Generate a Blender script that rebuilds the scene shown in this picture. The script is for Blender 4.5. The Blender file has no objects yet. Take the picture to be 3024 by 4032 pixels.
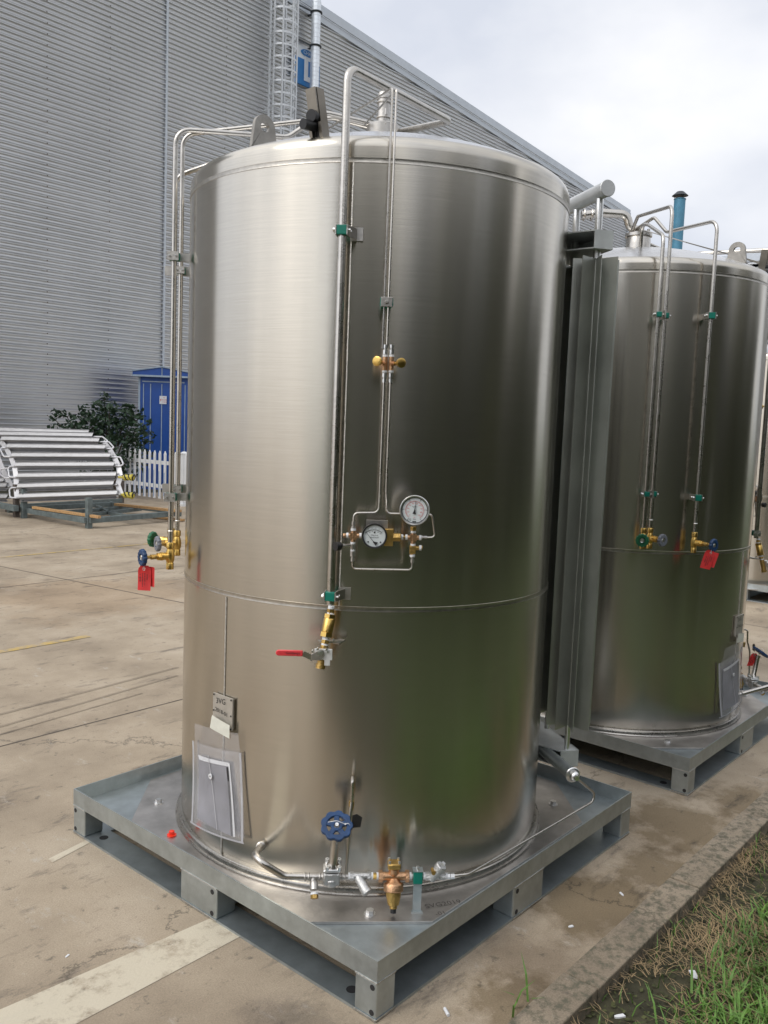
import bpy, math, random
import numpy as np
from mathutils import Matrix, Vector
random.seed(7); rng = np.random.default_rng(7)
scn = bpy.context.scene; COL = scn.collection
PI = math.pi
# ------------------------------------------------------------------ camera
CAM = np.array([-3.2652, -2.8973, 2.1185]); EUL = (1.4705, -0.0377, -0.8581); FPX = 3437.07; IW, IH = 3024, 4032
cd = bpy.data.cameras.new("camera"); cam = bpy.data.objects.new("camera", cd); COL.objects.link(cam)
cam.location = CAM; cam.rotation_euler = EUL
cd.sensor_fit = 'VERTICAL'; cd.sensor_height = 24.0; cd.lens = FPX / IH * 24.0; cd.clip_start = .05; cd.clip_end = 600
scn.camera = cam
# ------------------------------------------------------------------ light
SUN_EL, SUN_AZ = math.radians(46), math.radians(166)          # azimuth in the xy plane, from +x
wd = bpy.data.worlds.new("World"); scn.world = wd; wd.use_nodes = True
nt = wd.node_tree; nt.nodes.clear()
def N(t, kind, **kw):
    n = t.nodes.new(kind)
    for k, v in kw.items():
        if k.startswith('i_'):
            key = k[2:]; key = int(key) if key.isdigit() else key
            n.inputs[key].default_value = v
        else: setattr(n, k, v)
    return n
out = N(nt, 'ShaderNodeOutputWorld'); bg = N(nt, 'ShaderNodeBackground', i_Strength=.1)
sky = N(nt, 'ShaderNodeTexSky', sky_type='NISHITA', sun_disc=False, sun_elevation=SUN_EL, sun_rotation=PI / 2 - SUN_AZ, dust_density=3.0)
tc = N(nt, 'ShaderNodeTexCoord')
mp = N(nt, 'ShaderNodeMapping'); mp.inputs['Scale'].default_value = (1, 1, 1.8); mp.inputs['Location'].default_value = (3.1, 1.7, .4)
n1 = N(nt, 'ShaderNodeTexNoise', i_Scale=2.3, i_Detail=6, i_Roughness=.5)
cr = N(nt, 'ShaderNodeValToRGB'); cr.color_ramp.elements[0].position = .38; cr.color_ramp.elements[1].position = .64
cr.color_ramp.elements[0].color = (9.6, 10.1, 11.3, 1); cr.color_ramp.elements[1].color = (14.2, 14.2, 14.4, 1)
mx = N(nt, 'ShaderNodeMix', data_type='RGBA'); mx.inputs[0].default_value = .88
L = nt.links.new
L(tc.outputs['Generated'], mp.inputs[0]); L(mp.outputs[0], n1.inputs['Vector']); L(n1.outputs['Fac'], cr.inputs[0])
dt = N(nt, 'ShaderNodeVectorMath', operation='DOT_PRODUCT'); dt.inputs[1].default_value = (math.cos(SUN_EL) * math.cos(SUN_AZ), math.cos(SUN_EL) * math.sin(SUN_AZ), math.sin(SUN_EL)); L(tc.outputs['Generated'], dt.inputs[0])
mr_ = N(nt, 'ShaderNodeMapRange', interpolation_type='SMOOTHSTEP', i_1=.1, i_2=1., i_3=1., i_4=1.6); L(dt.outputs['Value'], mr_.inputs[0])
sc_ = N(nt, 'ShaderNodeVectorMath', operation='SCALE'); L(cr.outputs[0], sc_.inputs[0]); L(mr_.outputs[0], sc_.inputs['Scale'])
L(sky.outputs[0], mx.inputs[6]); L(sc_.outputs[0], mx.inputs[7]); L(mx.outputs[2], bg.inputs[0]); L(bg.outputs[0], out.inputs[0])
sl = bpy.data.lights.new("sun", 'SUN'); sl.energy = 1.5; sl.angle = math.radians(28); sl.color = (1, .95, .86)
so = bpy.data.objects.new("sun", sl); COL.objects.link(so)
sd = Vector((math.cos(SUN_EL) * math.cos(SUN_AZ), math.cos(SUN_EL) * math.sin(SUN_AZ), math.sin(SUN_EL)))
so.rotation_euler = sd.to_track_quat('Z', 'Y').to_euler(); so.location = sd * 60
scn.view_settings.view_transform = 'Standard'; scn.view_settings.look = 'None'
scn.view_settings.exposure = -0.28; scn.view_settings.gamma = 1

# ------------------------------------------------------------------ measuring helpers (photo pixels -> points on real surfaces)
MR = np.array(Matrix.Rotation(EUL[2], 3, 'Z') @ Matrix.Rotation(EUL[1], 3, 'Y') @ Matrix.Rotation(EUL[0], 3, 'X'))
def ray(u, v): return MR @ np.array([u - IW / 2, -(v - IH / 2), -FPX]) / FPX
def pz(u, v, z): d = ray(u, v); return CAM + d * (z - CAM[2]) / d[2]
def py(u, v, y): d = ray(u, v); return CAM + d * (y - CAM[1]) / d[1]
def pd(u, v, D): return CAM + ray(u, v) * D
def proj(p): q = MR.T @ (np.array(p, float) - CAM); return IW / 2 - FPX * q[0] / q[2], IH / 2 + FPX * q[1] / q[2], -q[2]
def cy(u, v, r, c=(0, 0)):
    d = ray(u, v); ox, oy = CAM[0] - c[0], CAM[1] - c[1]
    a = d[0]**2 + d[1]**2; b = ox * d[0] + oy * d[1]; k = ox * ox + oy * oy - r * r; D = b * b - a * k
    t = -b / a if D < 0 else (-b - D**.5) / a
    return CAM + t * d
def zat(X, Y, v):
    lo, hi = -2., 30.
    for _ in range(50):
        m = (lo + hi) / 2
        if proj((X, Y, m))[1] > v: lo = m
        else: hi = m
    return lo
def onp(P0, n):
    def f(u, v): d = ray(u, v); return CAM + d * ((P0 - CAM) @ n) / (d @ n)
    return f
A3 = lambda *a: np.array(a, float)
def unit(v): v = np.array(v, float); return v / (np.linalg.norm(v) or 1)
Z = A3(0, 0, 1)
def frame(axis, up=None):
    a = unit(axis)
    h = A3(0, 0, 1) if up is None else np.array(up, float)
    if abs(a @ unit(h)) > .98: h = A3(1, 0, 0)
    u = unit(np.cross(h, a)); v = np.cross(a, u)
    return u, v, a

# ------------------------------------------------------------------ materials
MATS = {}
def base_mat(name):
    m = bpy.data.materials.new(name); m.use_nodes = True
    t = m.node_tree; b = t.nodes['Principled BSDF']; return m, t, b
def mat(name, col, met=0., rough=.5, var=.12, vs=6., bump=0., bs=60., aniso=0., spec=None, rvar=.06, stretch=None, coat=0.):
    if name in MATS: return MATS[name]
    m, t, b = base_mat(name)
    b.inputs['Metallic'].default_value = met; b.inputs['Roughness'].default_value = rough
    if spec is not None: b.inputs['Specular IOR Level'].default_value = spec
    if coat: b.inputs['Coat Weight'].default_value = coat
    tc = N(t, 'ShaderNodeTexCoord'); vec = tc.outputs['Object']
    if stretch:
        mp = N(t, 'ShaderNodeMapping'); mp.inputs['Scale'].default_value = stretch; t.links.new(vec, mp.inputs[0]); vec = mp.outputs[0]
    n = N(t, 'ShaderNodeTexNoise', i_Scale=vs, i_Detail=6, i_Roughness=.6); t.links.new(vec, n.inputs['Vector'])
    r = N(t, 'ShaderNodeValToRGB'); r.color_ramp.elements[0].position = .3; r.color_ramp.elements[1].position = .7
    r.color_ramp.elements[0].color = tuple(max(0, c * (1 - var)) for c in col) + (1,)
    r.color_ramp.elements[1].color = tuple(min(1, c * (1 + var)) for c in col) + (1,)
    t.links.new(n.outputs['Fac'], r.inputs[0]); t.links.new(r.outputs[0], b.inputs['Base Color'])
    if rvar:
        mr = N(t, 'ShaderNodeMapRange', i_3=max(.02, rough - rvar), i_4=min(1, rough + rvar))
        t.links.new(n.outputs['Fac'], mr.inputs[0]); t.links.new(mr.outputs[0], b.inputs['Roughness'])
    if bump:
        nb = N(t, 'ShaderNodeTexNoise', i_Scale=bs, i_Detail=4); t.links.new(vec, nb.inputs['Vector'])
        bp = N(t, 'ShaderNodeBump', i_Strength=bump, i_Distance=.01); t.links.new(nb.outputs['Fac'], bp.inputs['Height']); t.links.new(bp.outputs[0], b.inputs['Normal'])
    MATS[name] = m; return m
def brushed(name, col, rough, aniso, wave=.02):
    m, t, b = base_mat(name)
    b.inputs['Metallic'].default_value = 1; b.inputs['Anisotropic'].default_value = aniso; b.inputs['Anisotropic Rotation'].default_value = .25
    tg = N(t, 'ShaderNodeTangent', direction_type='RADIAL', axis='Z'); t.links.new(tg.outputs[0], b.inputs['Tangent'])
    tc = N(t, 'ShaderNodeTexCoord')
    def noise(sc, scale, det=3):
        mp = N(t, 'ShaderNodeMapping'); mp.inputs['Scale'].default_value = sc; t.links.new(tc.outputs['Object'], mp.inputs[0])
        n = N(t, 'ShaderNodeTexNoise', i_Scale=scale, i_Detail=det); t.links.new(mp.outputs[0], n.inputs['Vector']); return n
    fine = noise((1, 1, 60), 5.); big = noise((1, 1, .5), 1.6, 2); run = noise((1, 1, .07), 9., 5)
    r = N(t, 'ShaderNodeValToRGB'); r.color_ramp.interpolation = 'EASE'; r.color_ramp.elements[0].position = .15; r.color_ramp.elements[1].position = .88
    r.color_ramp.elements[0].color = tuple(c * .88 for c in col) + (1,); r.color_ramp.elements[1].color = tuple(min(1, c * 1.06) for c in col) + (1,)
    ad = N(t, 'ShaderNodeMath', operation='ADD'); t.links.new(fine.outputs['Fac'], ad.inputs[0]); t.links.new(run.outputs['Fac'], ad.inputs[1])
    hf = N(t, 'ShaderNodeMath', operation='MULTIPLY', i_1=.5); t.links.new(ad.outputs[0], hf.inputs[0])
    t.links.new(hf.outputs[0], r.inputs[0]); t.links.new(r.outputs[0], b.inputs['Base Color'])
    b.inputs['Roughness'].default_value = rough
    bp2 = N(t, 'ShaderNodeBump', i_Strength=.035, i_Distance=.002); t.links.new(fine.outputs['Fac'], bp2.inputs['Height'])
    t.links.new(bp2.outputs[0], b.inputs['Normal']); MATS[name] = m; return m
SHELL = brushed('brushed_steel', (.56, .525, .46), .22, .84)
DOME = mat('dome_steel', (.64, .64, .64), 1, .27, .05, 3, .04, 9)
PIPE = mat('pipe_steel', (.52, .495, .455), 1, .28, .12, 18, .05, 90)
DULL = mat('dull_steel', (.50, .48, .45), 1, .42, .18, 14, .1, 80)
CAST = mat('cast_steel', (.55, .55, .54), 1, .45, .15, 30, .35, 160)
BRIGHT = mat('bright_steel', (.78, .78, .77), 1, .3, .08, 20)
WELD = mat('weld_bead', (.58, .56, .52), 1, .35, .2, 60, .5, 220)
GALV = mat('galvanised_steel', (.43, .47, .475), .8, .40, .13, 16, .12, 45)
GALVD = mat('galvanised_plate', (.42, .47, .49), .8, .36, .16, 9, .12, 40)
PLATE = mat('stainless_plate', (.50, .48, .46), 1, .40, .22, 7, .08, 60)
BRASS = mat('brass', (.66, .44, .13), 1, .3, .15, 30, .1, 120)
BRASSD = mat('cast_brass', (.50, .33, .11), 1, .42, .2, 30, .3, 150)
BRONZE = mat('bronze', (.58, .35, .20), 1, .4, .15, 25, .25, 140)
TAPE = mat('white_thread_tape', (.72, .73, .74), 0, .55, .06, 60, .3, 200)
GREEN = mat('green_plastic', (.0, .17, .12), 0, .45, .1, 20)
BLUEW = mat('blue_paint', (.008, .042, .125), 0, .42, .25, 30, .2, 120)
GREENW = mat('green_paint', (.01, .12, .05), 0, .45, .2, 30, .2, 120)
GREYW = mat('grey_paint', (.17, .18, .21), 0, .45, .15, 30, .2, 120)
SEAM = mat('pouch_seam', (.42, .42, .44), 0, .5, .1, 20)
RED = mat('red_tag', (.62, .03, .03), 0, .5, .15, 20)
REDV = mat('red_vinyl', (.68, .05, .06), 0, .35, .1, 20)
BLACK = mat('black_plastic', (.012, .012, .013), 0, .45, .2, 20)
INK = mat('black_ink', (.02, .02, .022), 0, .6, .1, 20)
REDINK = mat('red_ink', (.55, .03, .03), 0, .6, .1, 20)
WHITE = mat('white_dial', (.62, .66, .66), 0, .35, .04, 20)
WPVC = mat('white_pvc', (.74, .75, .76), 0, .5, .05, 3)
ALU = mat('aluminium', (.43, .43, .44), .8, .45, .12, 8, .05, 60, stretch=(1, 1, 6))
ALUD = mat('aluminium_fin', (.50, .51, .47), .8, .42, .1, 5)
ALUW = mat('white_aluminium', (.62, .62, .64), .35, .5, .08, 8)
KBLUE = mat('kiosk_blue', (.008, .065, .30), 0, .45, .12, 3)
KTRIM = mat('kiosk_trim', (.30, .38, .46), 0, .5, .1, 6)
PAPER = mat('paper', (.70, .71, .73), 0, .7, .12, 9)
PAPERG = mat('grey_paper', (.20, .20, .225), 0, .7, .3, 6)
TAPEM = mat('masking_tape', (.68, .68, .60), 0, .7, .06, 30)
WOOD = mat('timber', (.45, .27, .12), 0, .7, .3, 6, .2, 40, stretch=(1, 6, 6))
FRAMEM = mat('grey_frame_paint', (.13, .16, .16), .1, .6, .3, 9)
RUST = mat('rusty_post', (.12, .10, .085), .1, .75, .5, 7, .2, 60)
YEL = mat('hazard_yellow', (.50, .42, .06), 0, .5, .1, 20)
WALLM = mat('corrugated_sheet', (.67, .68, .695), .85, .40, .05, .6)
TRIM = mat('wall_trim', (.50, .54, .59), .2, .45, .06, 2)
GALVL = mat('ladder_galvanised', (.58, .60, .62), .5, .5, .1, 5)
DUCT = mat('spiral_duct', (.72, .76, .80), .6, .35, .1, 5)
SIGNB = mat('sign_blue', (.02, .16, .42), 0, .45, .1, 3)
SIGNW = mat('sign_white', (.66, .69, .72), 0, .5, .05, 3)
CHIM = mat('chimney_blue', (.07, .22, .33), .1, .5, .2, 3)
DARK = mat('dark_cowl', (.03, .035, .04), .2, .5, .2, 8)
LEAFNOTE = None
BARK = mat('bark', (.09, .07, .05), 0, .9, .3, 12, .5, 40)
def leaf(name, col):
    m = mat(name, col, 0, .55, .45, 1.7); return m
LEAF1 = leaf('bush_leaf', (.02, .048, .02)); LEAF2 = leaf('tree_leaf', (.095, .105, .05))
GRASSG = leaf('grass_green', (.10, .20, .035)); STRAW = mat('dry_straw', (.30, .215, .115), 0, .8, .35, 5)
# translucent pouch plastic
PL, t, b = base_mat('pouch_plastic'); b.inputs['Base Color'].default_value = (.68, .68, .72, 1); b.inputs['Roughness'].default_value = .3
tcn = N(t, 'ShaderNodeTexCoord'); nn = N(t, 'ShaderNodeTexNoise', i_Scale=7, i_Detail=3); mrn = N(t, 'ShaderNodeMapRange', i_3=.10, i_4=.34)
t.links.new(tcn.outputs['Object'], nn.inputs['Vector']); t.links.new(nn.outputs['Fac'], mrn.inputs[0]); t.links.new(mrn.outputs[0], b.inputs['Alpha'])
bpn = N(t, 'ShaderNodeBump', i_Strength=.4, i_Distance=.02); t.links.new(nn.outputs['Fac'], bpn.inputs['Height']); t.links.new(bpn.outputs[0], b.inputs['Normal'])
# concrete (with optional worn paint on top)
def concrete(name, paint=None, tint=1., blot=(), ps=6):
    m, t, b = base_mat(name); b.inputs['Roughness'].default_value = .85; lk = t.links.new
    tc = N(t, 'ShaderNodeTexCoord'); ob = tc.outputs['Object']
    def noise(s, d=5, r=.6, sc=None, rot=0):
        v = ob
        if sc:
            mp = N(t, 'ShaderNodeMapping'); mp.inputs['Scale'].default_value = sc; mp.inputs['Rotation'].default_value = (0, 0, rot); lk(ob, mp.inputs[0]); v = mp.outputs[0]
        n = N(t, 'ShaderNodeTexNoise', i_Scale=s, i_Detail=d, i_Roughness=r); lk(v, n.inputs['Vector']); return n.outputs['Fac']
    def ramp(f, stops):
        r = N(t, 'ShaderNodeValToRGB'); e = r.color_ramp.elements
        while len(e) < len(stops): e.new(.5)
        for k, (p, c) in enumerate(stops): e[k].position = p; e[k].color = tuple(c) + (1,)
        lk(f, r.inputs[0]); return r.outputs[0]
    def mixc(f, a, bb, mode='MIX'):
        x = N(t, 'ShaderNodeMix', data_type='RGBA', blend_type=mode)
        if isinstance(f, float): x.inputs[0].default_value = f
        else: lk(f, x.inputs[0])
        for s, q in ((6, a), (7, bb)):
            if isinstance(q, tuple): x.inputs[s].default_value = q + (1,)
            else: lk(q, x.inputs[s])
        return x.outputs[2]
    tint *= .99; c0 = tuple(k * tint for k in (.26, .207, .148)); c1 = tuple(k * tint for k in (.41, .335, .245)); c2 = tuple(k * tint for k in (.53, .448, .345))
    col = ramp(noise(.9, 7, .62), [(.3, c0), (.52, c1), (.75, c2)])
    col = mixc(ramp(noise(4, 8, .7, (.55, 1.6, 1), .7), [(.56, (0, 0, 0)), (.68, (.75, .75, .75))]), col, (.12, .10, .08))       # dark scuffs
    col = mixc(ramp(noise(13, 6, .7), [(.60, (0, 0, 0)), (.68, (.6, .6, .6))]), col, (.09, .08, .065))                          # small pits
    col = mixc(ramp(noise(7, 6, .75, (1, .45, 1), -.5), [(.60, (0, 0, 0)), (.68, (.5, .5, .5))]), col, (.5, .46, .4))        # pale scratches
    col = mixc(ramp(noise(34, 5, .8), [(.62, (0, 0, 0)), (.70, (.7, .7, .7))]), col, (.085, .07, .05))
    col = mixc(ramp(noise(48, 4, .8, (1, .5, 1), 1.1), [(.66, (0, 0, 0)), (.72, (.55, .55, .55))]), col, (.52, .47, .40))
    g = noise(150, 4, .9); col = mixc(.55, col, ramp(g, [(.35, (.55, .55, .55)), (.65, (1.25, 1.25, 1.25))]), 'MULTIPLY')
    dv = N(t, 'ShaderNodeVectorMath', operation='SCALE'); dn_ = N(t, 'ShaderNodeTexNoise', i_Scale=2.2, i_Detail=6, i_Roughness=.7); lk(ob, dn_.inputs['Vector']); lk(dn_.outputs['Color'], dv.inputs[0]); dv.inputs['Scale'].default_value = .9
    av = N(t, 'ShaderNodeVectorMath', operation='ADD'); lk(ob, av.inputs[0]); lk(dv.outputs[0], av.inputs[1])
    vo = N(t, 'ShaderNodeTexVoronoi', feature='DISTANCE_TO_EDGE', voronoi_dimensions='2D', i_Scale=.22); lk(av.outputs[0], vo.inputs['Vector'])
    col = mixc(ramp(vo.outputs['Distance'], [(0., (.65, .65, .65)), (.0016, (0, 0, 0))]), col, (.07, .06, .045))
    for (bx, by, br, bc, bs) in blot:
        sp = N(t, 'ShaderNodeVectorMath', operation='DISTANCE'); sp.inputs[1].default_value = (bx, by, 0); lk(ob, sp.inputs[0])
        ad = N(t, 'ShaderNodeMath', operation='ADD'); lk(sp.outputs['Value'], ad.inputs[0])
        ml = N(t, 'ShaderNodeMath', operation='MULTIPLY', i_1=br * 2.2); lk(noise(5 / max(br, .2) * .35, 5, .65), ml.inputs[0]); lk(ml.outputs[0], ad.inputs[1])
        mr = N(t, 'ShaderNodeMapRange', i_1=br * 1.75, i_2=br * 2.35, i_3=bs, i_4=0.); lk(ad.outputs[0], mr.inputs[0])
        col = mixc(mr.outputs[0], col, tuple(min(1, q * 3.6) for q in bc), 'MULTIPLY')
    if paint:
        pc, lo, hi = paint
        col = mixc(ramp(noise(ps, 8, .75), [(lo, (0, 0, 0)), (hi, (.9, .9, .9))]), col, pc)
    lk(col, b.inputs['Base Color'])
    bp = N(t, 'ShaderNodeBump', i_Strength=.8, i_Distance=.004); lk(noise(70, 8, .8), bp.inputs['Height']); lk(bp.outputs[0], b.inputs['Normal'])
    MATS[name] = m; return m
GROUND_BLOTS = [(.25, -1.22, .3, (.10, .085, .055), .75), (1.3, -1.2, .32, (.10, .085, .055), .75), (.75, -1.34, .22, (.10, .085, .055), .7), (-.6, -1.36, .2, (.11, .095, .065), .7), (1.9, -1.36, .25, (.11, .095, .065), .7), (-3.2, 1.0, .5, (.22, .17, .12), .4), (2.2, 6.2, 1.2, (.22, .17, .12), .35), (-1.3, -.95, .22, (.13, .13, .13), .7), (-1.25, -.75, .12, (.16, .16, .17), .5), (-.35, -1.25, .2, (.12, .10, .08), .35)]  # kerb and near-left stains, plus darker blots multiplied in beside the pallet
CONC = concrete('concrete', blot=GROUND_BLOTS); KERBM = concrete('kerb_concrete', tint=.78, paint=((.10, .095, .065), .46, .60), ps=22)
PAINTW = concrete('worn_white_paint', paint=((.60, .54, .42), .34, .50)); PAINTY = concrete('worn_yellow_paint', paint=((.55, .38, .10), .42, .6))
SOIL = mat('dark_soil', (.045, .042, .022), 0, .95, .6, 6, .9, 30)

# ------------------------------------------------------------------ mesh builder
SPLIT = {'brass_tee', 'support_band', 'mounting_bracket', 'thread_tape', 'bolt', 'weld', 'bolt_hole', 'tube_fitting', 'fitting', 'brass_block', 'cross_fitting', 'rivet', 'riser', 'drain_hole', 'clamp_plate', 'weld_ring', 'gauge_tube'}
class MB:
    def __init__(s): s.v = []; s.f = []; s.m = []; s.cur = 0
    def add(s, vs, fs):
        o = len(s.v); s.v += [tuple(map(float, p)) for p in vs]; s.f += [tuple(i + o for i in f) for f in fs]; s.m += [s.cur] * len(fs); return s
    def slot(s, i): s.cur = i; return s
    def box(s, c, size, ax=None):
        c = np.array(c, float); X, Y, Zz = ax if ax is not None else (A3(1, 0, 0), A3(0, 1, 0), Z)
        hx, hy, hz = [k / 2 for k in size]
        vs = [c + X * hx * i + Y * hy * j + Zz * hz * k for i in (-1, 1) for j in (-1, 1) for k in (-1, 1)]
        fs = [(0, 1, 3, 2), (4, 6, 7, 5), (0, 4, 5, 1), (2, 3, 7, 6), (0, 2, 6, 4), (1, 5, 7, 3)]
        if np.cross(X, Y) @ Zz < 0: fs = [f[::-1] for f in fs]
        return s.add(vs, fs)
    def bb(s, a, b): a = np.array(a, float); b = np.array(b, float); return s.box((a + b) / 2, np.abs(b - a))
    def bar(s, p0, p1, w, h, up=None):
        p0 = np.array(p0, float); p1 = np.array(p1, float); d = p1 - p0; u, v, a = frame(d, up)
        return s.box((p0 + p1) / 2, (w, h, np.linalg.norm(d)), (u, v, a))
    def lathe(s, prof, o, axis, n=20, ph=0.):
        o = np.array(o, float); u, v, a = frame(axis); vs = []; fs = []
        for r, h in prof:
            for k in range(n):
                t = 2 * PI * k / n + ph; vs.append(o + a * h + (u * math.cos(t) + v * math.sin(t)) * max(r, 1e-5))
        for j in range(len(prof) - 1):
            for k in range(n):
                k2 = (k + 1) % n; fs.append((j * n + k, j * n + k2, (j + 1) * n + k2, (j + 1) * n + k))
        if prof[0][0] > 1e-4: fs.append(tuple(range(n))[::-1])
        if prof[-1][0] > 1e-4: fs.append(tuple((len(prof) - 1) * n + k for k in range(n)))
        return s.add(vs, fs)
    def cyl(s, p0, p1, r0, r1=None, n=16, ph=0.):
        p0 = np.array(p0, float); p1 = np.array(p1, float); d = p1 - p0
        return s.lathe([(r0, 0), (r0 if r1 is None else r1, np.linalg.norm(d))], p0, d, n, ph)
    def hexn(s, p0, p1, r): return s.cyl(p0, p1, r, n=6)
    def tube(s, pts, r, n=12, fil=0., cap=True, k=6):
        P = [np.array(p, float) for p in pts]
        if fil > 0 and len(P) > 2:
            Q = [P[0]]
            for i in range(1, len(P) - 1):
                a = P[i - 1] - P[i]; b = P[i + 1] - P[i]; la, lb = np.linalg.norm(a), np.linalg.norm(b); ua, ub = a / la, b / lb
                ang = math.acos(max(-1, min(1, ua @ ub)))
                if ang > PI - .05: Q.append(P[i]); continue
                d = min(fil / math.tan(ang / 2), la * .48, lb * .48); R = d * math.tan(ang / 2)
                c = P[i] + unit(ua + ub) * (R / math.sin(ang / 2)); s0 = P[i] + ua * d - c; s1 = P[i] + ub * d - c
                w = math.acos(max(-1, min(1, unit(s0) @ unit(s1))))
                for j in range(k + 1):
                    tt = j / k; Q.append(c + (s0 * math.sin((1 - tt) * w) + s1 * math.sin(tt * w)) / math.sin(w))
            Q.append(P[-1]); P = Q
        vs = []; fs = []; u = None
        for i, p in enumerate(P):
            d = unit((P[min(i + 1, len(P) - 1)] - P[i]) * 1. + 0) if i == 0 else unit(P[i] - P[i - 1]) if i == len(P) - 1 else unit(unit(P[i + 1] - p) + unit(p - P[i - 1]))
            if u is None: u = frame(d)[0]
            u = unit(u - d * (u @ d)); v = np.cross(d, u); rr = r[i] if isinstance(r, (list, tuple)) else r
            for j in range(n): t = 2 * PI * j / n; vs.append(p + (u * math.cos(t) + v * math.sin(t)) * rr)
        for i in range(len(P) - 1):
            for j in range(n): j2 = (j + 1) % n; fs.append((i * n + j, i * n + j2, (i + 1) * n + j2, (i + 1) * n + j))
        if cap: fs.append(tuple(range(n))[::-1]); fs.append(tuple((len(P) - 1) * n + j for j in range(n)))
        return s.add(vs, fs)
    def prism(s, poly, o, ea, eb, th, holes=None):
        o = np.array(o, float); ea = np.array(ea, float); eb = np.array(eb, float); nn = unit(np.cross(ea, eb)); n = len(poly)
        area = sum(poly[i][0] * poly[(i + 1) % n][1] - poly[(i + 1) % n][0] * poly[i][1] for i in range(n))
        if area < 0: poly = poly[::-1]
        vs = [o + ea * a + eb * b - nn * th / 2 for a, b in poly] + [o + ea * a + eb * b + nn * th / 2 for a, b in poly]
        fs = [tuple(range(n))[::-1], tuple(range(n, 2 * n))] + [(i, (i + 1) % n, n + (i + 1) % n, n + i) for i in range(n)]
        return s.add(vs, fs)
    def annul(s, outer, inner, o, ea, eb, th):          # plate with one hole, both outlines with the same point count
        o = np.array(o, float); nn = unit(np.cross(ea, eb)); n = len(outer); vs = []
        for off in (-th / 2, th / 2):
            for P in (outer, inner): vs += [o + ea * a + eb * b + nn * off for a, b in P]
        fs = []
        for i in range(n):
            j = (i + 1) % n
            fs += [(i, n + i, n + j, j), (2 * n + i, 2 * n + j, 3 * n + j, 3 * n + i), (i, j, 2 * n + j, 2 * n + i), (n + i, 3 * n + i, 3 * n + j, n + j)]
        return s.add(vs, fs)
    def torus(s, c, axis, R, r, n=40, m=8, a0=0., a1=2 * PI):
        c = np.array(c, float); u, v, a = frame(axis); full = abs(a1 - a0 - 2 * PI) < 1e-6; vs = []; fs = []; cnt = n if full else n + 1
        for i in range(cnt):
            t = a0 + (a1 - a0) * i / n; d = u * math.cos(t) + v * math.sin(t)
            for j in range(m): p = 2 * PI * j / m; vs.append(c + d * (R + r * math.cos(p)) + a * r * math.sin(p))
        for i in range(n):
            i2 = (i + 1) % cnt
            for j in range(m): j2 = (j + 1) % m; fs.append((i * m + j, i2 * m + j, i2 * m + j2, i * m + j2))
        return s.add(vs, fs)
    def text(s, txt, size, o, ea, eb, th=.0, align='CENTER'):
        cu = bpy.data.curves.new('t', 'FONT'); cu.body = txt; cu.size = size; cu.align_x = align; cu.align_y = 'CENTER'; cu.resolution_u = 2
        ob = bpy.data.objects.new('t', cu); me = bpy.data.meshes.new_from_object(ob)
        vs = [np.array(o, float) + np.array(ea) * v.co.x + np.array(eb) * v.co.y for v in me.vertices]
        fs = [tuple(p.vertices) for p in me.polygons]
        s.add(vs, fs); bpy.data.objects.remove(ob); bpy.data.curves.remove(cu); bpy.data.meshes.remove(me); return s
    def build(s, name, mats, parent=None, smooth=35, bevel=0.):
        if name in SPLIT and parent is not None and not isinstance(mats, (list, tuple)):
            n = len(s.v); par = list(range(n))
            def fd_(i):
                while par[i] != i: par[i] = par[par[i]]; i = par[i]
                return i
            for f in s.f:
                a = fd_(f[0])
                for i in f[1:]: par[fd_(i)] = a
            isl = {}
            for i in range(n): isl.setdefault(fd_(i), []).append(i)
            V_ = np.array(s.v); cl = []
            for ids in isl.values():
                q = V_[ids]; cl.append([set(ids), q.min(0) - .0008, q.max(0) + .0008])
            ch = True
            while ch:
                ch = False
                for i in range(len(cl)):
                    for j in range(i + 1, len(cl)):
                        if (cl[i][1] <= cl[j][2]).all() and (cl[j][1] <= cl[i][2]).all():
                            cl[i] = [cl[i][0] | cl[j][0], np.minimum(cl[i][1], cl[j][1]), np.maximum(cl[i][2], cl[j][2])]; del cl[j]; ch = True; break
                    if ch: break
            if len(cl) > 1:
                last = None
                for ids, _a, _b in cl:
                    ids = sorted(ids); mp_ = {k: i for i, k in enumerate(ids)}; sub = MB(); sub.v = [s.v[k] for k in ids]; sub.f = [tuple(mp_[i] for i in f) for f in s.f if f[0] in mp_]; sub.m = [0] * len(sub.f)
                    o_ = sub._build(name, mats, parent, smooth, bevel); last = last or o_
                return last
        return s._build(name, mats, parent, smooth, bevel)
    def _build(s, name, mats, parent=None, smooth=35, bevel=0.):
        o = np.zeros(3); p = parent
        while p is not None: o += np.array(p.location); p = p.parent
        me = bpy.data.meshes.new(name); me.from_pydata([tuple(np.array(q) - o) for q in s.v], [], s.f)
        for m in (mats if isinstance(mats, (list, tuple)) else [mats]): me.materials.append(m)
        me.polygons.foreach_set('material_index', s.m)
        me.update()
        if smooth: me.shade_smooth(); me.set_sharp_from_angle(angle=math.radians(smooth))
        ob = bpy.data.objects.new(name, me); COL.objects.link(ob); ob.parent = parent
        if bevel:
            bv = ob.modifiers.new('b', 'BEVEL'); bv.width = bevel; bv.segments = 2; bv.limit_method = 'ANGLE'; bv.angle_limit = math.radians(50)
        return ob
def tag(o, label=None, cat=None, group=None, kind=None):
    if label: o['label'] = label
    if cat: o['category'] = cat
    if group: o['group'] = group
    if kind: o['kind'] = kind
    return o
def empty(name, loc=(0, 0, 0)):
    o = bpy.data.objects.new(name, None); COL.objects.link(o); o.location = tuple(map(float, loc)); o.empty_display_size = .2; return o
def copy_tree(o, parent=None):
    c = o.copy(); COL.objects.link(c); c.parent = parent
    for ch in [x for x in bpy.data.objects if x.parent == o]: copy_tree(ch, c)
    return c

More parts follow.
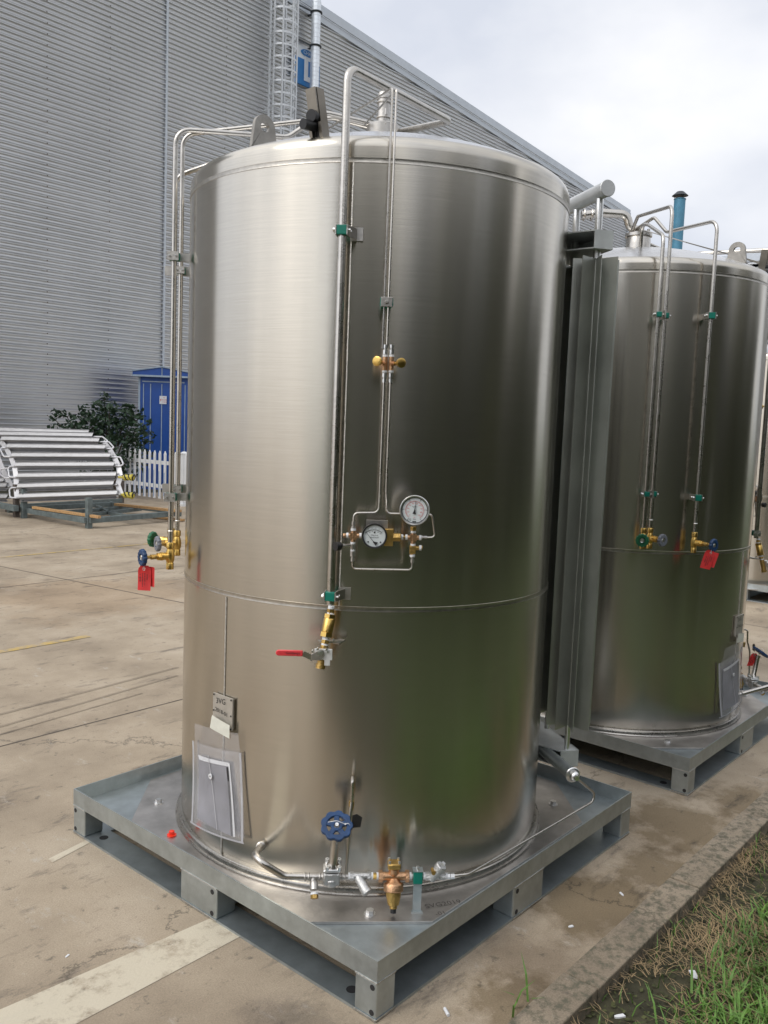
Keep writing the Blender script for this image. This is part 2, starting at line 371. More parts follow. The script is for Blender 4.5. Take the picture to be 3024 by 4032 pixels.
# ------------------------------------------------------------------ setting: ground, markings, kerb, verge
def sheet(name, pts, z, m, label=None):
    mb = MB(); mb.add([(x, y, z) for x, y in pts], [tuple(range(len(pts)))]); return tag(mb.build(name, m, smooth=0), label, kind='structure')
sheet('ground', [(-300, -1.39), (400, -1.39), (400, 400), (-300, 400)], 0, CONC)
sheet('verge', [(-300, -3.3), (400, -3.3), (400, -1.50), (-300, -1.50)], -.06, SOIL)
sheet('lawn', [(-300, -300), (400, -300), (400, -3.3), (-300, -3.3)], -.056, mat('lawn_turf', (.052, .072, .024), 0, .95, .5, 3, .8, 25))
sheet('added_dark_strip', [(-40, 17.6), (43, 17.6), (43, 19.9), (-40, 19.9)], .004, SOIL)  # unseen dark strip, added to deepen the undersides of the wall ribs
k = MB(); x = -8.47
while x < 22:
    g = .004; k.bb((x + g, -1.530, -.2), (x + 1.02 - g, -1.383, .012 + random.uniform(-.004, .004))); x += 1.02
tag(k.build('kerb', KERBM, smooth=0, bevel=.006), kind='structure')
sheet('road_marking', [(-2.6, -.28), (-1.0, -.29), (-1.0, -.10), (-2.6, .03)], .002, PAINTW)
sheet('road_marking', [(-1.26, .80), (-.9, .885), (-.9, .915), (-1.26, .845)], .002, PAINTW)
sheet('road_marking', [(-2.2, 4.44), (1.12, 4.47), (1.12, 4.56), (-2.2, 4.53)], .004, PAINTY)
sheet('road_marking', [(-2.2, 9.30), (14, 9.36), (14, 9.43), (-2.2, 9.37)], .004, PAINTY)
JOINT = mat('joint_sealant', (.10, .085, .07), 0, .9, .3, 9)
def strip(p, q, w, name='ground_joint', m=JOINT, z=.002):
    p = np.array(p, float); q = np.array(q, float); d = unit(q - p); n = A3(-d[1], d[0]) * w / 2
    sheet(name, [p + n, p - n, q - n, q + n], z, m)
TYRE = concrete('tyre_darkened_concrete', tint=.72)
for (u0, v0, u1, v1, w_) in ((0, 2845, 700, 2628, .035), (0, 2900, 700, 2660, .03), (0, 2930, 560, 2730, .02)): strip(pz(u0, v0, 0)[:2] - A3(.5, -.1), pz(u1, v1, 0)[:2], w_, 'tyre_mark', TYRE)
a_, b_ = pz(0, 2230, 0)[:2], pz(725, 2375, 0)[:2]; dd = unit(b_ - a_)
strip(a_ - dd * 9, b_ + dd * 3.5, .018)
strip((-9, 2.35), (16, 2.42), .012); strip((-12, 7.2), (16, 7.3), .014); strip((6.9, -1.38), (7.0, 20), .014); strip((-2.6, -1.38), (-2.4, 20), .014)

# ------------------------------------------------------------------ setting: big warehouse with horizontal corrugation
YW, PITCH, XE = 20.0, .139, 43.4
RL = [(-9, 18.1), (18.94, 15.98), (31.06, 15.03), (43.4, 14.10)]
roof_z = lambda x: np.interp(x, [p[0] for p in RL], [p[1] for p in RL])
def x_at(z): return float(np.interp(-z, [-p[1] for p in RL], [p[0] for p in RL])) if z > RL[-1][1] else XE
wh = empty('warehouse', (18, YW, 0)); tag(wh, 'huge grey warehouse clad in horizontal corrugated metal with a sloping roof edge', 'warehouse')
w = MB(); prev = None; prof = [(0., .0), (.42, .0), (.44, -.072), (.54, -.074)]
nrib = int(18.1 / PITCH)
for i in range(nrib):
    for (fz, dy) in prof:
        z = (i + fz) * PITCH; xe = max(x_at(z), -8.9)
        cur = ((-9, YW + dy, z), (xe, YW + dy, z))
        if prev is not None: w.add([prev[0], prev[1], cur[1], cur[0]], [(0, 1, 2, 3)])
        prev = cur
w.build('wall', WALLM, wh, smooth=0)
w = MB()
for (xa, za), (xb, zb) in zip(RL[:-1], RL[1:]):
    for off, th, dy in ((.0, .22, .07), (.27, .30, .13)):
        w.bar((xa, YW - dy, za + off), (xb, YW - dy, zb + off), .06, th, (0, 0, 1))
w.bb((XE, YW - .10, 0), (XE + .2, YW + .1, 14.4)); w.build('roof_trim', TRIM, wh, smooth=0)
w = MB(); w.add([(-9, YW, 0), (-9, 70, 0), (-9, 70, 18.3), (-9, YW, 18.3)], [(0, 1, 2, 3)]); w.add([(-9, YW + .1, 18.3), (18.94, YW + .1, 16.2), (31.06, YW + .1, 15.25), (43.5, YW + .1, 14.3), (43.5, 70, 14.3), (31.06, 70, 15.25), (18.94, 70, 16.2), (-9, 70, 18.3)], [(0, 1, 6, 7), (1, 2, 5, 6), (2, 3, 4, 5)])
w.add([(XE, YW, 0), (XE, 70, 0), (XE, 70, 14.3), (XE, YW, 14.3)], [(0, 1, 2, 3)]); w.build('roof', TRIM, wh, smooth=0)
w = MB(); xs = py(648, 600, YW)[0]; w.bb((xs - .03, YW - .085, 0), (xs + .03, YW - .02, 17.3)); w.build('joint_strip', TRIM, wh, smooth=0)
w = MB()
for u in (180, 424, 873):
    xs = py(u, 900, YW)[0]
    for i in range(0, 122, 2): w.box((xs + random.uniform(-.01, .01), YW - .085, (i + .45) * PITCH), (.022, .012, .03))
w.build('screw_row', RUST, wh, smooth=0)['kind'] = 'stuff'
# far neighbour on the right
nb = empty('far_warehouse', (56, 8, 0)); tag(nb, 'distant pale ribbed warehouse at the right edge behind the third tank', 'warehouse')
w = MB(); prev = None; z = 0
while z < 13.6:
    for fz, dx in ((0, 0), (.12, -.07), (.42, -.07), (.55, 0)):
        zz = z + fz * .36; cur = ((56 + dx, -12, zz), (56 + dx, 19, zz))
        if prev: w.add([prev[0], prev[1], cur[1], cur[0]], [(0, 1, 2, 3)])
        prev = cur
    z += .36
w.build('wall', WALLM, nb, smooth=0)
w = MB(); w.bb((55.8, -12.2, 13.5), (56.1, 19.2, 14.0)); w.bb((56.0, -12, 0), (56.3, 19, 13.5)); w.build('roof_trim', TRIM, nb, smooth=0)

# caged ladder
xl0, xl1 = py(1062, 300, YW)[0], py(1172, 300, 19.25)[0]; lx = (xl0 + xl1) / 2 - .22; HW = .33
lad = empty('caged_ladder', (lx, 19.7, 0)); tag(lad, 'galvanised caged ladder climbing the corrugated warehouse wall', 'ladder')
w = MB()
for sx in (-1, 1): w.bb((lx + sx * HW - .025, 19.68, 2.5), (lx + sx * HW + .025, 19.74, 17.2))
for i in range(13): z = 3 + i * 1.15; [w.bb((lx + sx * HW - .02, 19.74, z), (lx + sx * HW + .02, 19.96, z + .05)) for sx in (-1, 1)]
w.build('stile', GALVL, lad, smooth=0)
for i in range(46): z = 2.7 + i * .31; MB().cyl((lx - HW, 19.71, z), (lx + HW, 19.71, z), .013, n=6).build('rung', GALVL, lad)
hp = [(-HW, 19.70)] + [(.44 * math.cos(t), 19.38 - .38 * math.sin(t)) for t in np.linspace(PI, 0, 13)] + [(HW, 19.70)]
def hoop(z):
    w = MB()
    for (xa, ya), (xb, yb) in zip(hp[:-1], hp[1:]): w.bar((lx + xa, ya, z), (lx + xb, yb, z), .012, .06, (0, 0, 1))
    return w.build('cage_hoop', GALVL, lad, smooth=0)
for i in range(34): hoop(4.4 + i * .375)
w = MB()
for k_ in (1, 4, 7, 10, 13): w.bb((lx + hp[k_][0] - .022, hp[k_][1] - .022, 4.4), (lx + hp[k_][0] + .022, hp[k_][1] + .022, 16.9))
w.build('cage_strap', GALVL, lad, smooth=0)
# spiral duct on the wall
dxp = py(1240, 250, 19.55)[0]
du = empty('spiral_duct', (dxp, 19.55, 0)); tag(du, 'silver spiral wound duct pipe strapped upright to the warehouse wall', 'duct')
w = MB(); w.cyl((dxp, 19.55, 0), (dxp, 19.55, 19), .155, n=20); w.build('pipe', DUCT, du)
w = MB()
for i in range(int(19 / .14)): w.torus((dxp, 19.55, .07 + i * .14), Z, .155, .006, n=20, m=4)
w.build('seam', DUCT, du)
for v in (50, 183, 600):
    z = zat(dxp, 19.55, v); w = MB(); w.torus((dxp, 19.55, z), Z, .18, .03, n=20, m=6); w.bar((dxp - .6, 19.8, z + .1), (dxp - .15, 19.6, z), .04, .04); w.bar((dxp, 19.7, z), (dxp, 19.96, z), .05, .05); w.build('strap', DARK, du)
# blue sign behind the duct
p0 = py(1155, 166, 19.88); p1 = py(1259, 200, 19.88); zt, zb = zat(p0[0], 19.88, 166), zat(p0[0], 19.88, 318)
sg = empty('wall_sign', (p0[0], 19.88, zb)); tag(sg, 'blue and white wall sign with a big letter beside the caged ladder', 'sign')
zm = zb + (zt - zb) * .68; ex = A3(1, 0, 0)
MB().bb((p0[0], 19.85, zm), (p1[0], 19.92, zt)).build('sign_board', SIGNW, sg, smooth=0)
MB().bb((p0[0], 19.848, zb), (p1[0], 19.92, zm - .003)).build('sign_board', SIGNB, sg, smooth=0)
w = MB(); w.prism([(.30 * math.cos(t), .11 * math.sin(t)) for t in np.linspace(0, 2 * PI, 25)[:-1]], (p0[0] + .62, 19.835, (zm + zt) / 2 + .02), ex, Z, .02); w.build('oval_logo', SIGNB, sg)
MB().text('CHA', .17, (p0[0] + .60, 19.82, (zm + zt) / 2 + .02), ex, Z).build('lettering', SIGNW, sg, smooth=0)
w = MB(); w.prism([(0, 0), (.48, 0), (.48, .16), (.17, .16), (.17, .98), (0, .98)], (p0[0] + .50, 19.84, zb + .16), ex, Z, .02); w.build('lettering', SIGNW, sg, smooth=0)
# tall blue chimney
ch = pd(2664, 975, 26); ct = zat(ch[0], ch[1], 785)
cm = empty('chimney', (ch[0], ch[1], 0)); tag(cm, 'tall light blue chimney pipe with black rain cap behind the second tank', 'chimney')
MB().cyl((ch[0], ch[1], 0), (ch[0], ch[1], ct), .165, n=24).torus((ch[0], ch[1], ct), Z, .165, .015).build('pipe', CHIM, cm)
w = MB(); zc = ct + .10; w.lathe([(.01, .14), (.10, .12), (.235, 0), (.20, -.01), (.01, .03)], (ch[0], ch[1], zc), Z, 24)
for a in (0, 2.1, 4.2): w.bar((ch[0] + .15 * math.cos(a), ch[1] + .15 * math.sin(a), ct), (ch[0] + .15 * math.cos(a), ch[1] + .15 * math.sin(a), zc), .02, .01)
w.build('rain_cap', DARK, cm)

# ------------------------------------------------------------------ storage tank (prototype, standing at the origin)
RT = .90; ZT, ZG, ZP = 3.1234, 1.3729, .170
pol = lambda az, r, z: A3(r * math.cos(math.radians(az)), r * math.sin(math.radians(az)), z)
azof = lambda p: math.degrees(math.atan2(p[1], p[0])) % 360
rad = lambda az: A3(math.cos(math.radians(az)), math.sin(math.radians(az)), 0)
tang = lambda az: A3(-math.sin(math.radians(az)), math.cos(math.radians(az)), 0)     # seen from outside: right
DP = [(.9, 3.1234), (.9, 3.175), (.8998, 3.18), (.8991, 3.1849), (.898, 3.1898), (.8964, 3.1945), (.8944, 3.1991), (.892, 3.2035), (.8893, 3.2077), (.8861, 3.2115), (.8826, 3.2151), (.8788, 3.2184), (.8748, 3.2212), (.8704, 3.2238), (.8659, 3.2259), (.8109, 3.2477), (.7553, 3.2681), (.6992, 3.287), (.6426, 3.3044), (.5855, 3.3204), (.5281, 3.3349), (.4703, 3.3479), (.4123, 3.3594), (.3539, 3.3693), (.2953, 3.3778), (.2365, 3.3847), (.1775, 3.3901), (.1184, 3.3939), (.0592, 3.3962), (0, 3.397)]
dome_z = lambda r: float(np.interp(r, [p[0] for p in DP[::-1]], [p[1] for p in DP[::-1]]))
T = empty('storage_tank', (0, 0, 0))
tag(T, 'tall brushed steel tank with two round gauges, closest to the camera on its galvanised pallet', 'tank', 'steel tanks standing on galvanised pallets')
w = MB().lathe([(.895, ZP + .03)] + [(RT, ZP + .05)] + [(RT, ZP + .05 + (ZT - ZP - .05) * k / 48) for k in range(1, 49)], (0, 0, 0), Z, 160)
def wav(p):
    a = math.atan2(p[1], p[0]); z = p[2]; k = .00055 * (math.sin(5 * a + 1.7 * z) + math.sin(11 * a - 2.3 * z + 1) * .5 + math.sin(17 * a + 1.1 * z + 2) * .22 + .4 * math.sin(3.1 * z + 2 * a)); r = 1 + k / RT; return (p[0] * r, p[1] * r, z)
w.v = [wav(p) for p in w.v]; w.build('shell', SHELL, T, smooth=40)
w = MB(); w.lathe(DP[14:], (0, 0, 0), Z, 128).slot(1).lathe(DP[:15] + [(.8655, 3.2258)], (0, 0, 0), Z, 128); w.v = [(x, y, z + (.655 * x - .755 * y) * .018 * max(0, z - 3.1234) / .1 * .6 + (.02 * max(0, z - 3.226) / .17)) for x, y, z in w.v]; w.build('dome_head', [DOME, SHELL], T, smooth=60)
def band(z, name='weld_band'):
    w = MB()
    w.lathe([(RT - .0015, z - .011), (RT + .0022, z - .009), (RT + .0012, z - .004), (RT + .0012, z + .004), (RT + .0022, z + .009), (RT - .0015, z + .011)], (0, 0, 0), Z, 128)
    return w.build(name, mat('weld_band', (.46, .435, .39), 1, .33, .15, 40, .1, 160), T, smooth=20)
band(ZT); band(ZG)
pa = cy(889, 2500, RT); azs = azof(pa)
w = MB(); w.box(pol(azs, RT, (ZG + ZP) / 2), (.006, .007, ZG - ZP - .03), (rad(azs), tang(azs), Z))
azm = azof(cy(1362, 600, RT)) + 2.0
w.box(pol(azm, RT - .002, (ZG + ZT) / 2), (.006, .005, ZT - ZG), (rad(azm), tang(azm), Z)); w.build('vertical_weld', WELD, T)
w = MB(); w.lathe([(.90, .035), (.916, .028), (.921, .018), (.921, .002)], (0, 0, ZP), Z, 96); w.torus((0, 0, ZP + .028), Z, .906, .0055, n=96, m=6); w.torus((0, 0, ZP + .004), Z, .922, .0055, n=96, m=6); w.build('base_ring', PIPE, T)
PH = .958; PC = .345
oc = [(-PH, -PH + PC), (-PH + PC, -PH), (PH - PC, -PH), (PH, -PH + PC), (PH, PH - PC), (PH - PC, PH), (-PH + PC, PH), (-PH, PH - PC)]
bp_ = MB().prism(oc, (0, 0, ZP - .006), A3(1, 0, 0), A3(0, 1, 0), .012).build('base_plate', PLATE, T, smooth=0, bevel=.002)
bolts = [pz(624, 3160, ZP), pz(1456, 3598, ZP), pz(2178, 3166, ZP)]; bolts.append(-bolts[1] * A3(1, 1, -1))
for p in bolts: p = A3(p[0], p[1], ZP); MB().cyl(p, p + Z * .003, .024).hexn(p + Z * .003, p + Z * .018, .017).build('bolt', BRIGHT, bp_)
w = MB(); o = pz(1745, 3560, ZP); ea = unit(A3(.86, -.5, 0)); eb = A3(.5, .86, 0)
w.text('SVG2019', .042, A3(o[0], o[1], ZP + .0012), ea, eb); o = pz(1735, 3597, ZP); w.text('-01', .036, A3(o[0], o[1], ZP + .0012), ea, eb); w.build('handwriting', mat('faded_pen', (.12, .11, .10), .3, .6, .4, 60), bp_, smooth=0)
# data plate with pen marks
P4 = lambda q: [700 + q[0] * .4219, 2600 + q[1] * .4219]
dpl = cy(885, 2790, RT); azd = azof(dpl) ; zt_, zb_ = .925, .785
c = pol(azd, RT + .009, (zt_ + zb_) / 2); R_, T_ = rad(azd), tang(azd)
dp = MB().box(c, (.006, .132, zt_ - zb_), (R_, T_, Z)).box(c - R_ * .009, (.016, .118, zt_ - zb_ - .01), (R_, T_, Z)).build('data_plate', mat('plate_steel', (.46, .43, .38), .5, .5, .12, 20), T, smooth=0)
w = MB(); q = c + R_ * .0045; w.text('3VG', .036, q + Z * .042 - T_ * .012, unit(T_ + Z * .1), Z); w.text('2018-01', .026, q - Z * .004 - T_ * .006, unit(T_ - Z * .1), Z); w.build('handwriting', INK, dp, smooth=0)
w = MB()
for sy in (-1, 1):
    for sz in (-1, -.1, 1): w.cyl(q + T_ * sy * .058 + Z * sz * .064, q + T_ * sy * .058 + Z * sz * .064 + R_ * .002, .004, n=8)
w.build('rivet', INK, dp)
# top nozzle
w = MB(); w.lathe([(.079, 3.385), (.079, 3.540), (.074, 3.546), (.031, 3.548), (.030, 3.665), (.034, 3.667), (.034, 3.685), (.026, 3.698), (.0, 3.70)], (0, 0, 0), Z, 40)
for z in (3.58, 3.65): w.torus((0, 0, z), Z, .031, .005, n=24, m=6)
w.cyl((-.05, -.06, 3.57), (-.05, -.06, 3.60), .008, n=6).cyl((.05, .05, 3.57), (.05, .05, 3.60), .008, n=6); w.build('top_nozzle', DULL, T)
# lifting lug
def lug(az, r):
    b = pol(az, r, dome_z(r)); e = rad(az); q = []
    n = 24; out_, inn = [], []
    for k_ in range(n):
        t = 2 * PI * k_ / n; x, y = math.cos(t), math.sin(t); inn.append((.024 * x, .085 + .024 * y))
        if y >= -.05: out_.append((.056 * x, .085 + .062 * y))
        else: out_.append(((.056 + .022 * min(1, -y * 1.3)) * max(-1, min(1, x * 1.45)), -.035 if y < -.5 else .085 + y * .22))
    K_ = .97; out_ = [(x * K_, y * K_) for x, y in out_]; inn = [(x * K_, y * K_) for x, y in inn]; out_ = [(x, y * .84) for x, y in out_]; inn = [(x, y * .84) for x, y in inn]; w = MB(); w.annul(out_, inn, b, e, Z, .018); w.box(b - Z * .012 + e * .0, (.15, .06, .014), (unit(e - Z * .3), tang(az), unit(Z + e * .3))); return w.build('lifting_lug', mat('lug_steel', (.30, .285, .26), .9, .45, .2, 14), T, smooth=30)
lug(177, .72); lug(351, .70)
# leaning vent guard channel with black knobs
b0 = cy(1266, 540, .83); b0[2] = dome_z(.83) - .02; left = A3(-.655, .755, 0); frn = A3(-.755, -.655, 0)
ax = unit(Z + left * .16 + frn * .05); q1 = unit(left * .55 + frn * .83); q1 = unit(q1 - ax * (q1 @ ax)); q2 = np.cross(ax, q1)
w = MB(); w.box(b0 + ax * .135 + q1 * .03, (.006, .046, .11), (q1, q2, ax)); w.box(b0 + ax * .03 + q1 * .03 + q2 * .024, (.006, .014, .06), (q1, q2, ax)); w.box(b0 + ax * .03 + q1 * .03 - q2 * .024, (.006, .014, .06), (q1, q2, ax))
w.box(b0 + ax * .09 - q2 * .023, (.046, .005, .20), (q1, q2, ax)); w.box(b0 + ax * .09 + q2 * .023, (.046, .005, .20), (q1, q2, ax)); vg = w.build('vent_guard', mat('brown_tinted_steel', (.20, .18, .15), 1, .35, .2, 9), T, smooth=0)
w = MB(); w.cyl(b0 + ax * .0, b0 + ax * .10, .018).cyl(b0 + ax * .085 + q1 * .02, b0 + ax * .085 + q1 * .05, .024, n=20).cyl(b0 + ax * .05 + q1 * .02 + left * .01, b0 + ax * .05 + q1 * .075 + left * .02, .020, n=20); w.build('relief_valve', BLACK, vg)

# ---- pipes, clamps, valves
def clamp(p, d_out, d_side, name='pipe_clamp', plate_front=False, reach=None, mat_block=GREEN, sc=1.):
    """green half shells round a pipe at p; d_side points along the bolts; reach = arm vector back to the shell"""
    p = np.array(p, float); w = MB(); w.box(p, (.040 * sc, .046 * sc, .036 * sc), (d_side, d_out, Z)); r = w.build(name, mat_block, T, smooth=0, bevel=.003)
    w = MB()
    for s_ in (-1, 1): w.box(p + d_side * s_ * .022 * sc, (.004, .05 * sc, .038 * sc), (d_side, d_out, Z))
    w.build('clamp_plate', DULL, r, smooth=0)
    w = MB()
    for s_ in (-.6, .6): w.cyl(p - d_side * .034 * sc + d_out * s_ * .024 * sc, p + d_side * .034 * sc + d_out * s_ * .024 * sc, .0045, n=8); w.hexn(p - d_side * .034 * sc + d_out * s_ * .024 * sc, p - d_side * .026 * sc + d_out * s_ * .024 * sc, .008)
    w.build('bolt', BRIGHT, r)
    if reach is not None:
        w = MB(); e = np.array(reach, float); w.bar(p + d_side * .024 * sc, p + d_side * .024 * sc + e, .006, .040, Z); w.box(p + d_side * .024 * sc + e, (.05, .006, .05), (tang(azof(p)), rad(azof(p)), Z)); w.build('bracket_arm', DULL, r, smooth=0)
    return r
def handwheel(c, axis, R, m, parent, lobes=9, th=.016, name='handwheel', dish=.0):
    u, v, a = frame(axis); n = 90; c = np.array(c, float)
    w = MB(); out_, inn = [], []
    for k_ in range(n):
        t = 2 * PI * k_ / n; rr = R * (1 - .10 * (.5 - .5 * math.cos(lobes * t)) ** 1.6); out_.append((rr * math.cos(t), rr * math.sin(t))); inn.append((R * .62 * math.cos(t), R * .62 * math.sin(t)))
    w.annul(out_, inn, c, u, v, th)
    hub = [(R * .37 * math.cos(2 * PI * k_ / 24), R * .37 * math.sin(2 * PI * k_ / 24)) for k_ in range(24)]; hin = [(x * .45, y * .45) for x, y in hub]
    w.annul(hub, hin, c, u, v, th * .9)
    for k_ in range(5):
        t = 2 * PI * k_ / 5 + .3; d = u * math.cos(t) + v * math.sin(t); w.bar(c + d * R * .28, c + d * R * .70, th * .75, R * .32, np.cross(a, d))
    o = w.build(name, m, parent, smooth=40, bevel=.0025)
    MB().cyl(c - a * .02, c + a * th * .45, R * .10, n=10).hexn(c + a * th * .45, c + a * (th * .45 + .006), R * .13).build('nut', BRIGHT, o)
    return o
def wheel_small(c, axis, R, m, parent):
    u, v, a = frame(axis); n = 72; c = np.array(c, float); w = MB(); P = []
    for j, (rs, h) in enumerate(((.45, .5), (.9, .5), (1., .25), (1., -.25), (.9, -.5), (.45, -.5))):
        for k_ in range(n):
            t = 2 * PI * k_ / n; rr = R * rs * (1 - (.09 if rs > .8 else 0) * (.5 - .5 * math.cos(12 * t))); P.append(c + (u * math.cos(t) + v * math.sin(t)) * rr + a * h * .020)
    fs = [(j * n + k_, j * n + (k_ + 1) % n, ((j + 1) % 6) * n + (k_ + 1) % n, ((j + 1) % 6) * n + k_) for j in range(6) for k_ in range(n)]
    w.add(P, fs); o = w.build('handwheel', m, parent, smooth=50)
    for k_ in range(3): pass
    MB().cyl(c - a * .012, c + a * .004, R * .44, n=24).build('hub', m, o)
    MB().cyl(c, c + a * .008, R * .20, n=12).torus(c + a * .005, a, R * .27, .003, n=20, m=5).build('nut', BRIGHT, o); return o
def angle_valve(x, y, ztop, dirn, m, L=.135, R=.041):
    c = A3(x, y, ztop); w = MB()
    w.lathe([(.017, 0), (.019, -.004), (.019, -.028), (.0145, -.032), (.019, -.045), (.022, -.065), (.021, -.085), (.016, -.098), (.018, -.101), (.018, -.130), (.012, -.130), (.010, -.115)], c, Z, 20)
    e = c - Z * .066; d = unit(dirn)
    w.lathe([(.017, 0), (.018, .035), (.020, .036), (.020, .048)], e, d, 18); w.hexn(e + d * .048, e + d * .064, .019)
    r = w.build('angle_valve', BRASS, T)
    w = MB(); w.cyl(e + d * .064, e + d * .08, .012, n=12).hexn(e + d * .08, e + d * .097, .013).cyl(e + d * .097, e + d * L, .008, n=10); w.build('bonnet', BRASSD, r)
    wheel_small(e + d * L, d, R, m, r); return r, e + d * L
def vpipe(pts, r, x, y, zend, name='fill_pipe', rings=()):
    o = MB().tube(pts + [(x, y, zend)], r, n=14, fil=.07).build(name, PIPE, T)
    w = MB()
    for z in rings: w.torus((x, y, z), Z, r, .0025, n=16, m=5)
    if rings: w.build('weld_ring', BRIGHT, o)
    return o
VALVES = {}
# blue valve pipe (outermost)
X1, Y1 = -.78, .577; z1 = zat(X1, Y1, 508); zb1 = zat(X1, Y1, 2135)
vpipe([(0.0, .05, 3.56), (-.20, .20, 3.59), (-.34, .30, z1 + .03), (X1, Y1, z1)], .0115, X1, Y1, zb1 - .003, rings=(zb1 + .055,))
VALVES['blue'] = angle_valve(X1, Y1, zb1, rad(168), BLUEW, .137, .042)
X2, Y2 = -.583, .794; z2 = zat(X2, Y2, 530); zb2 = zat(X2, Y2, 2088)
vpipe([(.02, .07, 3.55), (-.10, .24, 3.60), (X2, Y2, z2)], .0115, X2, Y2, zb2 - .003, rings=(zb2 + .05,))
VALVES['grey'] = angle_valve(X2, Y2, zb2, rad(162), GREYW, .10, .040)
X3, Y3 = -.57, .864; z3 = zat(X3, Y3, 695); zb3 = zat(X3, Y3, 2080)
vpipe([(-.20, .38, 3.34), (-.22, .42, 3.50), (-.30, .50, 3.47), (X3, Y3, z3)], .0115, X3, Y3, zb3 - .003)
VALVES['green'] = angle_valve(X3, Y3, zb3, rad(112), GREENW, .11, .042)
for v in (1010, 1957):
    z = zat(X1, Y1, v); d = rad(azof((X1, Y1))); t_ = tang(azof((X1, Y1)))
    w = MB(); c0 = A3(X1, Y1, z); cr_ = clamp(c0, left, frn, sc=1.05)
    w = MB(); w.bar(c0 - frn * .022 + left * .015, c0 - frn * .024 - left * .125 + A3(0, 0, 0), .006, .036, Z); w.build('bracket_arm', DULL, cr_, smooth=0)
for v in (1065, 1925):
    z = zat(X2, Y2, v); c0 = A3(X2, Y2, z); cr_ = clamp(c0, left, frn, sc=.9)
    w = MB(); w.bar(c0 - frn * .024 + left * .085, c0 - frn * .024 - left * .07, .006, .045, Z); w.build('bracket_arm', DULL, cr_, smooth=0)
    c1 = A3(X3, Y3, z); clamp(c1, left, frn, sc=.85)
# main vent pipe down to the relief valve
pm = cy(1347, 953, .965); azp = azof(pm); XM, YM = pol(azp, .965, 0)[:2]
zm1 = zat(XM, YM, 262); p2 = pz(1772, 478, zm1 + .02); zmb = zat(XM, YM, 2380)
MB().tube([(.06, -.02, 3.525), p2, (XM, YM, zm1 + .0), (XM, YM, zmb)], .0155, n=16, fil=.055).build('vent_pipe', PIPE, T)
zc1, zc2 = zat(XM, YM, 908), zat(XM, YM, 2346)
for z in (zc1, zc2): clamp((XM, YM, z), rad(azp), tang(azp), reach=-rad(azp) * .065 + tang(azp) * .02)
# relief valve train: G region pixels on a plane through the pipe
G = lambda x, y: (1080 + x * .2049, 2300 + y * .2049)
nG = rad(221); PG = A3(XM, YM, 0) ; fG = onp(PG + nG * .02, nG)
g = lambda x, y, o=0.: fG(*G(x, y)) + nG * o
RV = empty('relief_valve_train', (0, 0, 0)); RV.parent = T
w = MB(); w.cyl(g(1100, 420), g(1085, 480), .0125, n=14); w.build('thread_tape', TAPE, RV)
w = MB(); w.cyl(g(1085, 470), g(1080, 560), .0145, n=6); w.build('elbow_nut', BRASSD, RV)
w = MB(); a0, a1 = g(1078, 580), g(1002, 990, .02); d = unit(a1 - a0); Lh = np.linalg.norm(a1 - a0)
w.hexn(a0, a0 + d * .016, .0235); w.lathe([(.020, .016), (.0225, .02), (.0225, Lh - .02), (.020, Lh - .017)], a0, d, 24); w.hexn(a0 + d * (Lh - .018), a1, .0255); w.build('brass_body', BRASS, RV)
w = MB(); w.cyl(a0 - d * .006, a0, .015).cyl(a1, a1 + d * .012, .0145, n=14).cyl(a1 + d * .026, a1 + d * .034, .0135, n=14); w.build('thread_tape', TAPE, RV)
w = MB(); w.hexn(a1 + d * .012, a1 + d * .026, .016); bc = a1 + d * .065; w.cyl(a1 + d * .034, bc + d * .05, .016, n=16); w.lathe([(.019, 0), (.019, .018), (.013, .018), (.012, .008)], bc + d * .042, d, 18); w.build('ball_valve', BRASSD, RV)
w = MB(); R2, U2 = unit(A3(.66, -.75, 0)), Z; pc_ = g(960, 1280, .055); w.box(pc_, (.07, .045, .004), (R2, U2, nG)); w.box(pc_ + R2 * .016 - Z * .033, (.022, .024, .004), (R2, U2, nG)); w.build('lock_plate', mat('matt_zinc_plate', (.72, .72, .70), .3, .5, .08, 20), RV, smooth=0, bevel=.002)
w = MB(); hb = g(905, 1230, .066); w.prism([(-.034, -.030), (.0, -.032), (.018, -.012), (.014, .008), (0, .014), (-.034, -.008)], hb, R2, Z, .004)
h1, h2, h3 = g(740, 1330, .062), g(580, 1235, .075), g(560, 1235, .075); w.bar(g(760, 1330, .062), h1 - R2 * .006, .028, .004, nG); w.bar(h1, h2, .022, .004, nG); w.build('lever', DULL, RV, smooth=0, bevel=.001)
w = MB(); h4 = g(130, 1222, .075); w.bar(h2 + R2 * .0, h4, .0235, .010, nG); w.cyl(h4 - Z * 0 - nG * .005, h4 + nG * .005, .0118, n=20); hr = w.build('lever_grip', REDV, RV, smooth=30, bevel=.0035)
w = MB(); w.text('Goldenpc', .0145, g(400, 1225, .0812), unit(h2 - h4), Z); w.text('-----', .006, g(240, 1215, .0812), unit(h2 - h4), Z); w.build('lettering', INK, hr, smooth=0)
w = MB(); w.cyl(hb, hb + nG * .010, .0075, n=12).hexn(hb + nG * .002, hb + nG * .006, .0125)
for (x, y) in ((760, 1215), (855, 1170), (1025, 1180), (1045, 1225)): q = g(x, y, .045); w.cyl(q, q + nG * .022, .0042, n=10)
w.build('bolt', BRIGHT, RV)
w = MB(); w.bar(g(850, 1100, 0), g(1300, 1130, -.03), .006, .028, nG); w.bar(g(1180, 1150, -.01), g(1290, 1130, -.05), .03, .006, Z); w.bar(g(1140, 1050, 0), g(1130, 1110, 0), .006, .006); w.build('bracket', DULL, RV, smooth=0)

